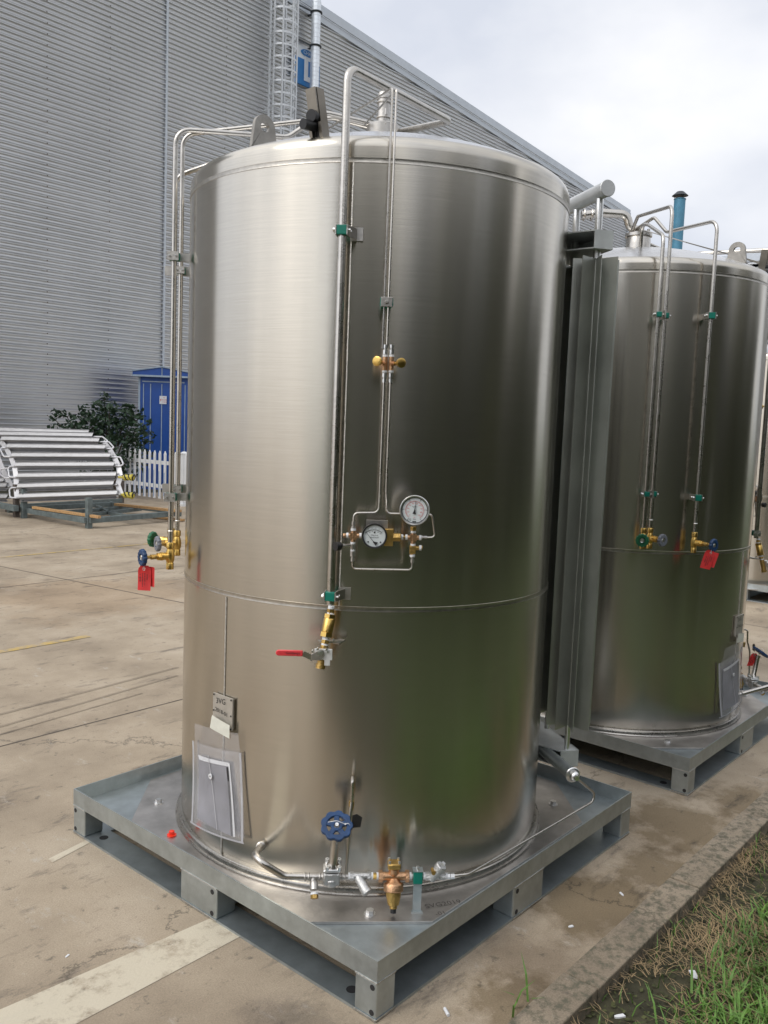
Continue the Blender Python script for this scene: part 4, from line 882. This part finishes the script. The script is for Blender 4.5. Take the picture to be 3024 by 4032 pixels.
w3 = hwpos(PI / 2, T2); red_tag(w3 - Z * .012 - unit(A3(.655, -.755, 0)) * .04, unit(A3(.655, -.755, 0)), .10, 'dark red tag on the handwheel of the low valve at the right edge', 2.2, w_=.045, dup=False, drop=-.35)
def cpatch(quad, r0, r1, nx=10, nz=10, wob=0., c=(0, 0)):
    """bilinear patch in (azimuth, height) laid on a cylinder; quad = TL,TR,BR,BL as (az,z)"""
    vs = []
    for j in range(nz + 1):
        t = j / nz
        for i in range(nx + 1):
            s_ = i / nx; az = (quad[0][0] * (1 - s_) + quad[1][0] * s_) * (1 - t) + (quad[3][0] * (1 - s_) + quad[2][0] * s_) * t; z = (quad[0][1] * (1 - s_) + quad[1][1] * s_) * (1 - t) + (quad[3][1] * (1 - s_) + quad[2][1] * s_) * t
            r = r0 + (r1 - r0) * t * t + wob * math.sin(i * 1.1 + j * .7) * math.sin(j * .9); p = pol(az, r, z); vs.append(p + A3(c[0], c[1], 0))
    return vs, [(j * (nx + 1) + i, j * (nx + 1) + i + 1, (j + 1) * (nx + 1) + i + 1, (j + 1) * (nx + 1) + i) for j in range(nz) for i in range(nx)]
def pouch(dz, daz, c, label):
    def q4(pts): return [((azof(cy(u, v, .91)) + daz), cy(u, v, .91)[2] + dz) for u, v in pts]
    r = empty('document_pouch', A3(*(pol(180 + daz, .9, 0)[:2] + np.array(c)), .3)); tag(r, label, 'pouch', 'clear document pouches taped to the tanks')
    w = MB(); w.add(*cpatch(q4([(777, 2846), (945, 2885), (952, 2985), (772, 2925)]), .921, .914, wob=.001, c=c)); w.build('flap', PL, r)
    w = MB(); w.add(*cpatch(q4([(760, 2915), (952, 2965), (970, 3310), (770, 3232)]), .912, .930, wob=.0015, c=c)); w.build('front_sheet', PL, r)
    w = MB(); w.add(*cpatch(q4([(772, 2925), (950, 2965), (966, 3300), (775, 3222)]), .9055, .915, c=c)); w.build('back_sheet', PL, r)
    w = MB(); w.add(*cpatch(q4([(781, 2975), (902, 3005), (926, 3290), (786, 3215)]), .908, .922, wob=.001, c=c)); w.build('document', PAPERG, r)
    w = MB(); w.add(*cpatch(q4([(781, 2972), (902, 3003), (903, 3018), (786, 2990)]), .911, .9115, c=c)); w.add(*cpatch(q4([(900, 3006), (905, 3006), (936, 3290), (928, 3290)]), .912, .926, c=c)); w.build('document', PAPER, r)
    w = MB(); w.add(*cpatch(q4([(893, 3020), (900, 3020), (927, 3288), (920, 3284)]), .9135, .9275, c=c)); w.build('document', INK, r)
    w = MB(); w.add(*cpatch(q4([(764, 3226), (970, 3308), (973, 3316), (766, 3234)]), .931, .931, c=c)); w.add(*cpatch(q4([(821, 2972), (823, 2972), (870, 3262), (868, 3262)]), .914, .931, c=c)); w.add(*cpatch(q4([(760, 2915), (766, 2918), (776, 3232), (770, 3230)]), .9135, .9315, c=c)); w.add(*cpatch(q4([(944, 2964), (951, 2966), (970, 3310), (962, 3306)]), .9135, .9315, c=c)); w.build('seam', SEAM, r)
    p = pol(azof(cy(830, 3056, .92)) + daz, .921, cy(830, 3056, .92)[2] + dz) + A3(c[0], c[1], 0); rr = rad(azof(cy(830, 3056, .92)) + daz); w = MB(); w.cyl(p, p + rr * .003, .012, n=20); w.build('string_button', PAPER, r); MB().cyl(p + rr * .003, p + rr * .004, .004, n=10).build('eyelet', RUST, r)
    w = MB(); w.add(*cpatch(q4([(848, 2812), (916, 2852), (914, 2905), (838, 2862)]), .927, .925, 6, 6, .001, c=c)); w.build('tape', TAPEM, r)
    return r
pouch(0, 0, (0, 0), 'clear plastic document pouch taped under the data plate of the nearest tank')
pouch(-.02, 90, T2, 'clear plastic document pouch on the right flank of the second tank')
cp = pz(676, 3290, ZP); cp = A3(cp[0], cp[1], ZP)
tag(MB().lathe([(.021, 0), (.022, .006), (.013, .007), (.013, .022), (.010, .024), (.0, .0245)], cp, Z, 20).build('plastic_cap', mat('orange_red_plastic', (.85, .04, .015), 0, .35, .05, 10)), 'small bright red plastic cap sitting on the base plate of the nearest tank', 'cap')

# ------------------------------------------------------------------ blue kiosk
kr = unit(A3(.655, -.755, 0)); kf = unit(A3(-.755, -.655, 0)); kc = pd(640, 1800, 25.0); kc = A3(kc[0], kc[1], 0)
K = lambda a, f, z: kc + kr * a + kf * f + Z * z
ks = empty('kiosk', kc); tag(ks, 'blue metal kiosk with a gabled roof beside the warehouse wall', 'kiosk')
zE = pd(560, 1480, 25)[2]; zA = pd(635, 1450, 25)[2]
MB().box(K(0, -.55, zE / 2), (1.40, 1.1, zE), (kr, kf, Z)).build('body', KBLUE, ks, smooth=0)
w = MB(); P = [(-.83, zE - .02), (.83, zE - .02), (.83, zE + .10), (0, zA - .0), (-.83, zE + .10)]; w.prism(P, K(0, -.5, 0), kr, Z, 1.35); w.build('roof', KBLUE, ks, smooth=0)
w = MB()
for a0_, b0__, a1_, b1__ in ((-.84, zE + .12, 0, zA + .02), (0, zA + .02, .84, zE + .12)): w.bar(K(a0_, -.5, b0__), K(a1_, -.5, b1__), 1.42, .03, np.cross(kf, kr) if False else unit(np.cross(kf, K(a1_, 0, b1__) - K(a0_, 0, b0__))))
w.bar(K(-.84, .18, zE - .01), K(.84, .18, zE - .01), .02, .05, Z); w.bar(K(0, .18, zE), K(0, .18, zA), .02, .02); w.build('roof_edge', KTRIM, ks, smooth=0)
w = MB()
for a in (-.56, -.36, -.04, .30, .62): w.bb((0, 0, 0), (0, 0, 0)) if False else w.box(K(a, .008, (zE - .2) / 2), (.022, .016, zE - .25), (kr, kf, Z))
w.box(K(0, .008, zE - .16), (1.2, .014, .03), (kr, kf, Z)); w.box(K(-.68, .006, zE / 2), (.05, .02, zE - .05), (kr, kf, Z)); w.build('panel_trim', KTRIM, ks, smooth=0)
s0_ = onp(K(0, .03, 0), kf)(642, 1575); ns = MB().box(s0_, (.20, .012, .225), (kr, kf, Z)).build('warning_notice', SIGNW, ks, smooth=0)
w = MB(); q = s0_ + kf * .008 - kr * .065; w.prism([(.012, .05), (-.022, -.008), (-.002, -.008), (-.012, -.055), (.024, .012), (.004, .012)], q, kr, Z, .002)
for k_, s_ in enumerate(('\u5371\u9669', '\u9ad8\u538b\u5371\u9669', '\u5c0f\u5fc3\u89e6\u7535')): w.text(s_, .034, s0_ + kf * .008 + kr * .035 + Z * (.065 - k_ * .062), kr, Z)
w.build('lettering', REDINK, ns, smooth=0)

# ------------------------------------------------------------------ leafy plants
def leaves(mb, pts, size, rg, flat=.5):
    for p in pts:
        n = rg.normal(size=3); n[2] = abs(n[2]) + flat; n = unit(n); u, v, a = frame(n, rg.normal(size=3)); s = size * rg.uniform(.6, 1.25)
        mb.add([p - u * s * .5, p - v * s * .32 + a * s * .08, p + u * s * .55 - a * s * .1, p + v * s * .32 + a * s * .08], [(0, 1, 2, 3)])
def clump_pts(rg, centres, per):
    out_ = []
    for (c, r, sq) in centres:
        n = int(per * r * r * 12); d = rg.normal(size=(n, 3)); d /= np.linalg.norm(d, axis=1)[:, None]; rr = r * rg.uniform(.45, 1.05, n)**.6
        q = d * rr[:, None]; q[:, 2] *= sq; out_.append(np.array(c) + q)
    return np.concatenate(out_)
bu = pd(430, 1900, 22.6); bu = A3(bu[0], bu[1], 0)
bo = empty('bush', bu); tag(bo, 'dark green leafy bush growing against the warehouse wall beside the blue kiosk', 'bush')
B = lambda a, f, z: bu + kr * a + kf * f + Z * z
rg = np.random.default_rng(3); cl = []
def U(u, v, f=0.): p = onp(B(0, f, 0), kf)(u, v); return p
for (u, v, r) in ((410, 1560, .16), (395, 1595, .24), (430, 1600, .26), (410, 1640, .38), (350, 1640, .28), (300, 1660, .3), (255, 1630, .2), (225, 1625, .16), (210, 1645, .14), (330, 1605, .16), (470, 1640, .36), (520, 1625, .32), (500, 1605, .2), (550, 1660, .3), (230, 1690, .28), (290, 1700, .4), (360, 1690, .5), (430, 1700, .5), (500, 1700, .5), (550, 1720, .4), (380, 1760, .6), (470, 1770, .6), (300, 1770, .5), (540, 1790, .4), (400, 1830, .6), (500, 1830, .5)):
    cl.append((U(u, v, rg.uniform(-.3, .35)), r, .62))
w = MB(); leaves(w, clump_pts(rg, cl, 68), .13, rg); w.build('foliage', LEAF1, bo, smooth=0)
w = MB()
for (c, r, sq) in cl[::2]: w.tube([B(rg.uniform(-.2, .2), 0, 0), B(0, 0, .5) * .5 + c * .5, c], [.035, .02, .008], n=6)
w.build('stem', BARK, bo)
# trees behind the camera, seen only mirrored in the steel
def tree(x, y, h, seed):
    rg = np.random.default_rng(seed); t = empty('tree', (x, y, -.06)); tag(t, 'dark leafy roadside tree mirrored in the tank shells', 'tree', 'trees mirrored in the tank shells')
    w = MB(); w.tube([(x, y, -.3), (x + .1, y, h * .4), (x, y + .1, h * .8)], [.14, .10, .04], n=8)
    cl = []
    for k_ in range(46):
        a = rg.uniform(0, 2 * PI); rr = rg.uniform(.2, 1.0) * h * .3; z = rg.uniform(.06, .92) * h; c = A3(x + rr * math.cos(a), y + rr * math.sin(a), z); cl.append((c, rg.uniform(.6, 1.05), .8)); 
        if k_ % 3 == 0: w.tube([(x, y, h * .3), c], [.05, .02], n=5)
    w.build('trunk', BARK, t); w = MB(); leaves(w, clump_pts(rg, cl, 14), .46, rg); w.build('crown', LEAF2, t, smooth=0); return t
tr_a = tree(-7.0, -9.6, 5.2, 1); tr_b = tree(-3.6, -10.0, 5.8, 2)
for i, (x, y, s) in enumerate(((-1.2, -8.2, 1.0), (1.0, -8.8, .95), (3.6, -8.0, 1.05), (6.2, -8.7, .95), (8.9, -8.1, 1.), (11.6, -8.8, 1.), (14.5, -8.2, 1.), (-9.6, -9.2, 1.15), (-12.8, -8.9, 1.45), (-5.3, -9.6, 1.), (17.5, -8.5, 1.), (-16.4, -9.2, 1.7), (-20.4, -9.3, 1.9))):
    c = copy_tree(tr_a if i % 2 else tr_b); c.location = (x, y - 1, -.06); c.rotation_euler = (0, 0, i * 1.3); c.scale = (s, s, s)

# ------------------------------------------------------------------ picket fence
fa, fb = pz(340, 1935, 0), pz(700, 1990, 0); fd = unit((fb - fa) * A3(1, 1, 0)); fn = A3(fd[1], -fd[0], 0)
if fn @ (CAM - fa) < 0: fn = -fn
fe = empty('picket_fence', (fb[0], fb[1], 0)); tag(fe, 'white plastic picket fence with pointed slats and faded blue edges', 'fence')
def picket(p, h, z0=.1):
    w = MB(); hw_ = .042; w.prism([(-hw_, z0), (hw_, z0), (hw_, h - .07), (0, h), (-hw_, h - .07)], p, fd, Z, .022); o = w.build('picket', WPVC, fe, smooth=0)
    return o
us = [330, 355, 380, 405, 430, 452] + [437 + (x - 817) * .5425 for x in (905, 941, 976, 1012, 1048, 1084, 1120, 1157, 1195, 1232, 1270)]
KPX = lambda x: x * .5425
def fence_at(u):
    d = ray(u, 1950); nn = A3(-fd[1], fd[0], 0); t = ((fa - CAM) @ nn) / (d @ nn); p = CAM + d * t; return A3(p[0], p[1], 0)
for x in (620, 660, 700, 740, 905, 941, 976, 1012, 1048, 1084, 1120, 1157, 1195, 1232, 1270, 1345, 1380, 1415): 
    p = fence_at(KPX(x)); o = picket(p, 1.27)
    if 960 < x < 1210:
        w = MB(); w.box(p + fn * .0125 - fd * .014 + Z * (.10 + .36), (.018, .003, .72 - abs(x - 1070) * .0012), (fd, fn, Z)); w.build('blue_edge', SIGNB, o, smooth=0)
p0_, p1_ = fence_at(KPX(560)), fence_at(KPX(1450))
for z in (.40, .98): MB().bar(p0_ - fn * .03 + Z * z, p1_ - fn * .03 + Z * z, .03, .09, Z).build('rail', WPVC, fe, smooth=0)
for x in (848, 1326):
    p = fence_at(KPX(x)); MB().box(p - fn * .03 + Z * .62, (.13, .13, 1.24), (fd, fn, Z)).lathe([(.095, 1.24), (.095, 1.26), (.05, 1.29), (.0, 1.30)], p - fn * .03, Z, 20).box(p - fn * .03 + Z * .03, (.2, .2, .06), (fd, fn, Z)).build('post', WPVC, fe, smooth=30)
p = fence_at(KPX(850)) + fn * .06; ws = MB().box(p + Z * .93, (.20, .01, .38), (fd, fn, Z)).build('warning_plate', SIGNW, fe, smooth=0)
w = MB(); c0 = p + Z * .97 + fn * .008
for a, b in (((-.075, -.06), (0, .09)), ((0, .09), (.075, -.06)), ((.075, -.06), (-.075, -.06))): w.bar(c0 + fd * a[0] + Z * a[1], c0 + fd * b[0] + Z * b[1], .014, .003, fn)
w.prism([(.01, .045), (-.02, -.005), (0, -.005), (-.01, -.045), (.022, .01), (.003, .01)], c0, fd, Z, .003); w.build('lightning_symbol', INK, ws, smooth=0)

# ------------------------------------------------------------------ stacked finned panel units and cradles on the left
m2 = lambda x, y: (x * .3376, 1680 + y * .3376)
fin_u = empty('finned_panel_unit', pz(*m2(700, 900), 0)); tag(fin_u, 'white finned aluminium vaporizer lying on its side in a steel cradle', 'vaporizer', 'vaporizers lying in steel cradles')
dep = [18.35, 18.1, 17.85, 17.65, 17.45, 17.3, 17.2, 17.15, 17.1, 17.1]
rows = [((-60, 50), (1040, 85)), ((-60, 98), (1090, 118)), ((25, 158), (1165, 178)), ((95, 245), (1235, 258)), ((150, 350), (1295, 355)), ((195, 462), (1340, 458)), ((215, 590), (1365, 575)), ((215, 712), (1335, 678)), ((225, 830), (1375, 790))]
def long_fin(pl, pr, d, parent):
    a, b = pd(*m2(*pl), d + .12), pd(*m2(*pr), d - .12); ax_ = unit(b - a); fw = unit(kf - ax_ * (kf @ ax_)); u_ = np.cross(ax_, fw)
    if u_[2] < 0: u_ = -u_
    w = MB(); Lf = np.linalg.norm(b - a); mid = (a + b) / 2; dn_ = unit(fw * .5 - u_)
    yv = lambda f_, g_: fw * f_ + u_ * g_
    def plate(f0, g0, f1, g1, th=.006, cut=0.):
        p_, q_ = mid + yv(f0, g0), mid + yv(f1, g1); d2 = unit(q_ - p_); w.box((p_ + q_) / 2, (Lf - cut, np.linalg.norm(q_ - p_), th), (ax_, d2, np.cross(ax_, d2)))
    plate(-.03, .085, .02, .088); plate(.0, .085, .065, .012); plate(.06, .012, .095, .008, .008); plate(.06, .0, .0, -.062, .006, .05); plate(-.01, -.066, .05, -.074, .006, .05); w.cyl(a - ax_ * .06, b + ax_ * .06, .02, n=10)
    return w.build('fin_tube', ALU, parent, smooth=0), a, b
ends = []
for i, (pl, pr) in enumerate(rows):
    o, a, b = long_fin(pl, pr, dep[i], fin_u); ends.append((a, b))
def uend(p, q, d_): 
    w = MB(); w.tube([p, p + d_ * .16, q + d_ * .16, q], .017, n=10, fil=.06); w.build('u_bend', ALUW, fin_u)
for i in (1, 3, 6): pass
rdir = unit(ends[4][1] - ends[4][0])
for i, j in ((1, 2), (2, 3), (4, 5)): uend(ends[i][1], ends[j][1], rdir * 1.2)
for i, j in ((3, 4), (5, 6), (7, 8)): uend(ends[i][0], ends[j][0], -rdir * 1.2)
w = MB()
for k_ in range(2, 8):
    for side in (0, 1): p, q = ends[k_][side], ends[k_ + 1][side]; off = rdir * (.06 if side else -.06) - kf * .03; w.bar(p + off, q + off, .10, .012, kf)
w.build('support_band', ALUW, fin_u, smooth=0)
for (x, y) in ((1478, 605), (1478, 805)):
    a = pd(*m2(1380, y - 15), 17.0); b = pd(*m2(1450, y - 12), 17.0); c0 = pd(*m2(x, y), 17.0); w = MB(); w.slot(0); w.cyl(a, b, .022, n=8).lathe([(.03, 0), (.06, .03), (.055, .12), (.07, .2), (.03, .23)], b - rdir * .03, rdir + A3(0, 0, random.uniform(-.1, .1)), 9); w.slot(1)
    for t in (.04, .12): w.torus(b + rdir * t, unit(rdir + Z * .6), .055, .016, n=12, m=4)
    w.torus(b + rdir * .19, unit(rdir - Z * .3), .058, .014, n=12, m=4); w.build('wrapped_end', [YEL, BLACK], fin_u, smooth=0)
# second unit behind, at the left edge
fin2 = empty('finned_panel_unit', pz(*m2(-40, 850), 0)); tag(fin2, 'second lying vaporizer unit, half hidden at the left edge behind the first', 'vaporizer', 'vaporizers lying in steel cradles')
for i, (x, y) in enumerate(((-40, 375), (10, 430), (20, 560), (60, 640), (90, 700), (100, 830))): long_fin((x - 420, y), (x, y + 2), 18.6 - i * .1, fin2)
w = MB(); pts = [pd(*m2(*q), 18.1) for q in ((-60, 250), (0, 420), (60, 560), (110, 650), (150, 720))]
for a, b in zip(pts[:-1], pts[1:]): w.bar(a, b, .10, .012, kf)
w.build('support_band', ALUW, fin2, smooth=0)
w = MB(); w.tube([pd(*m2(90, 485), 18), pd(*m2(5, 490), 18), pd(*m2(5, 560), 18), pd(*m2(60, 600), 18), pd(*m2(110, 600), 18)], .017, n=8, fil=.06); w.build('u_bend', ALUW, fin2)
# cradles
def cradle(posts, beams, label):
    p = pz(*m2(*posts[0][:2]), 0); r = empty('steel_cradle', (p[0], p[1], 0)); tag(r, label, 'frame', 'low steel cradle frames')
    for (x, y, yt, m) in posts:
        b = pz(*m2(x, y), 0); h = zat(b[0], b[1], m2(x, yt)[1]); MB().box(A3(b[0], b[1], h / 2), (.10, .10, h)).build('post', m, r, smooth=0, bevel=.006)
    for (a, b, z, s_) in beams: MB().bar(pz(*m2(*a), z), pz(*m2(*b), z), s_, s_, Z).build('beam', FRAMEM, r, smooth=0, bevel=.005)
    return r
c1_ = cradle([(280, 1066, 722, FRAMEM), (1035, 1186, 830, FRAMEM), (1300, 960, 870, FRAMEM), (2080, 1045, 965, FRAMEM)],
       [((230, 960), (1010, 1095), .15, .10), ((1035, 1095), (2080, 1010), .15, .10), ((230, 960), (1300, 905), .15, .10), ((1300, 905), (1990, 985), .15, .09), ((560, 1015), (1560, 935), .15, .07), ((800, 1055), (1640, 960), .15, .07), ((1285, 1010), (1500, 1050), .15, .07), ((1130, 930), (1285, 1010), .15, .07)],
       'empty grey steel cradle frame lying on the concrete in front of the fence')
cradle([(190, 1055, 672, RUST), (1415, 888, 630, RUST), (100, 995, 900, RUST)], [((-80, 900), (190, 955), .2, .11), ((90, 975), (420, 960), .12, .10), ((190, 930), (1415, 860), .1, .09)], 'rusty steel cradle holding the white finned vaporizer')
def plank(a, b, z, label, s=(.07, .05)):
    p, q = pz(*m2(*a), z), pz(*m2(*b), z); o = MB().bar(p, q, s[0], s[1], Z).build('timber', WOOD, None, smooth=0, bevel=.004); tag(o, label, 'timber', 'loose timber battens')
plank((390, 942), (1160, 1055), .235, 'long bare timber batten laid across the empty cradle frame')
plank((1350, 905), (2100, 985), .22, 'brownish timber batten on the cradle near the white fence', (.10, .05))
plank((1600, 1030), (2140, 1090), .03, 'short timber batten on the ground near the pipes of the nearest tank', (.09, .04))

# ------------------------------------------------------------------ grass and straw on the verge
rg = np.random.default_rng(11)
def blades(mb, n, xr, yr, hr, wd, lean, dens, curl=.5):
    k_ = 0
    while k_ < n:
        x, y = rg.uniform(*xr), rg.uniform(*yr)
        if rg.uniform() > dens(x, y): continue
        k_ += 1; h = rg.uniform(*hr); a = rg.uniform(0, 2 * PI); d = A3(math.cos(a), math.sin(a), 0); l = rg.uniform(*lean) * h; s = A3(-d[1], d[0], 0) * wd * rg.uniform(.6, 1.3)
        p = A3(x, y, -.062); m1 = p + Z * h * .6 + d * l * .35; m2_ = p + Z * h * (1 - curl * .25) + d * l
        mb.add([p - s * .5, p + s * .5, m1 + s * .45, m1 - s * .45, m2_], [(0, 1, 2, 3), (3, 2, 4)])
fx, fy = 3.1, 7.7
def noise2(x, y): return .5 + .25 * math.sin(x * 3.3 + math.sin(y * 5.1) * 1.3) + .25 * math.sin(y * 7.3 - x * 2.1 + 1.2)
def dg(x, y):
    b = max(0, min(1, (-1.72 - y) * 2.2)) * noise2(x, y)
    return min(1, b * (1.9 if -1.2 < x < 1.0 else .45))
w = MB(); blades(w, 19000, (-1.6, 4.0), (-3.0, -1.6), (.03, .12), .008, (.3, 1.4), dg); blades(w, 500, (-2, 9), (-1.75, -1.52), (.03, .09), .005, (.2, 1.1), lambda x, y: noise2(x * 2, y) ** 3)
blades(w, 1400, (1.2, 20), (-5, -1.6), (.05, .2), .009, (.2, 1.), lambda x, y: noise2(x, y))
for (gx, gy) in ((2.75, -1.36), (2.9, -1.33), (3.15, -1.36), (3.5, -1.35), (-.62, -1.36), (4.4, -1.34), (5.5, -1.35)):
    for _ in range(26):
        a = rg.uniform(0, 2 * PI); h = rg.uniform(.05, .16); d = A3(math.cos(a), math.sin(a), 0); s = A3(-d[1], d[0], 0) * .004; p = A3(gx + rg.normal() * .05, gy + rg.normal() * .012, 0)
        if gx < 0 and _ > 4: break
        w.add([p - s, p + s, p + Z * h * .6 + d * h * .3 + s, p + Z * h * .6 + d * h * .3 - s, p + Z * h * .9 + d * h * .9], [(0, 1, 2, 3), (3, 2, 4)])
tag(w.build('grass', GRASSG, smooth=0), 'fresh green grass blades growing on the verge beside the kerb', 'grass', kind='stuff')
w = MB()
for _ in range(26000):
    x, y = rg.uniform(-1.6, 4), rg.uniform(-2.9, -1.53)
    if rg.uniform() > (noise2(x * 1.7 + 2, y * 1.5) ** 1.6) * 1.3: continue
    a = rg.uniform(0, PI) if rg.uniform() < .6 else rg.normal(.9, .5); L_ = rg.uniform(.03, .14); z0 = -.058 + rg.uniform(0, .04); d = A3(math.cos(a), math.sin(a), rg.uniform(-.05, .25)); p = A3(x, y, z0); sd_ = A3(-d[1], d[0], 0); k1, k2 = rg.normal() * .2, rg.normal() * .08; up1 = rg.uniform(0, .22); wd_ = rg.uniform(.0009, .0021); P = []
    for k_ in range(5): t = k_ / 4; c_ = p + d * L_ * t + sd_ * L_ * (k1 * math.sin(t * PI) + k2 * math.sin(t * 2 * PI) * .5) + Z * L_ * up1 * math.sin(t * PI); P += [c_ - sd_ * wd_ * (1 - t * .6), c_ + sd_ * wd_ * (1 - t * .6)]
    w.add(P, [(0, 1, 3, 2), (2, 3, 5, 4), (4, 5, 7, 6), (6, 7, 9, 8)])
tag(w.build('dry_grass', STRAW, smooth=0), 'mat of dead straw coloured grass stems lying on the dark soil', 'dry grass', kind='stuff')
w = MB()
for _ in range(16000):
    x, y = rg.uniform(-1.6, 5), rg.uniform(-3.0, -1.53); p = A3(x, y, -.06 + rg.uniform(0, .02)); u_, v_, a_n = frame(A3(rg.normal() * .5, rg.normal() * .5, 1), rg.normal(size=3)); s = rg.uniform(.004, .014)
    w.add([p - u_ * s, p - v_ * s * .6, p + u_ * s, p + v_ * s * .6], [(0, 1, 2, 3)])
tag(w.build('moss_litter', mat('moss_litter', (.055, .06, .022), 0, .9, .6, 9), smooth=0), 'dark moss and leaf litter between the grass stems', 'litter', kind='stuff')
# small litter
def scrap(u, v, z, L_, W_, ang, m, name, label, cat, h=.004):
    L_ *= .6; W_ *= .6; p = pz(u, v, z); d = A3(math.cos(ang), math.sin(ang), 0); o = MB().prism([(-L_ / 2, -W_ * .4), (-L_ * .1, -W_ / 2), (L_ / 2, -W_ * .3), (L_ * .4, W_ / 2), (-L_ * .2, W_ * .35), (-L_ / 2, W_ * .1)], A3(p[0], p[1], z + h / 2 + .001), d, A3(-d[1], d[0], 0), h).build(name, m, smooth=0); return tag(o, label, cat)
p = pz(1758, 3985, .006); d = unit(A3(.5, .8, 0)); tag(MB().cyl(A3(p[0], p[1], .0068) - d * .019, A3(p[0], p[1], .0068) + d * .019, .0062, n=12).build('cigarette_butt', PAPER), 'pale cigarette butt lying on the concrete beside the nearest pallet', 'cigarette butt')
scrap(2447, 3522, 0, .05, .018, .9, PAPER, 'paper_scrap', 'narrow white scrap on the concrete halfway between pallet and kerb', 'scrap')
scrap(2248, 3650, 0, .04, .025, -.6, PAPER, 'paper_scrap', 'small pale chip on the concrete below the narrow scrap, nearer the nearest pallet', 'scrap')
scrap(2730, 3838, -.03, .09, .05, .5, PAPER, 'paper_scrap', 'torn white paper lying among the green grass', 'scrap', .003)
scrap(2440, 4005, -.03, .07, .03, -.7, PAPER, 'paper_scrap', 'crumpled white scrap on the dry grass at the bottom edge', 'scrap', .006)
scrap(265, 3765, 0, .035, .016, .3, PAPER, 'paper_scrap', 'tiny white chip on the concrete at lower left above the painted stripe', 'scrap', .002)
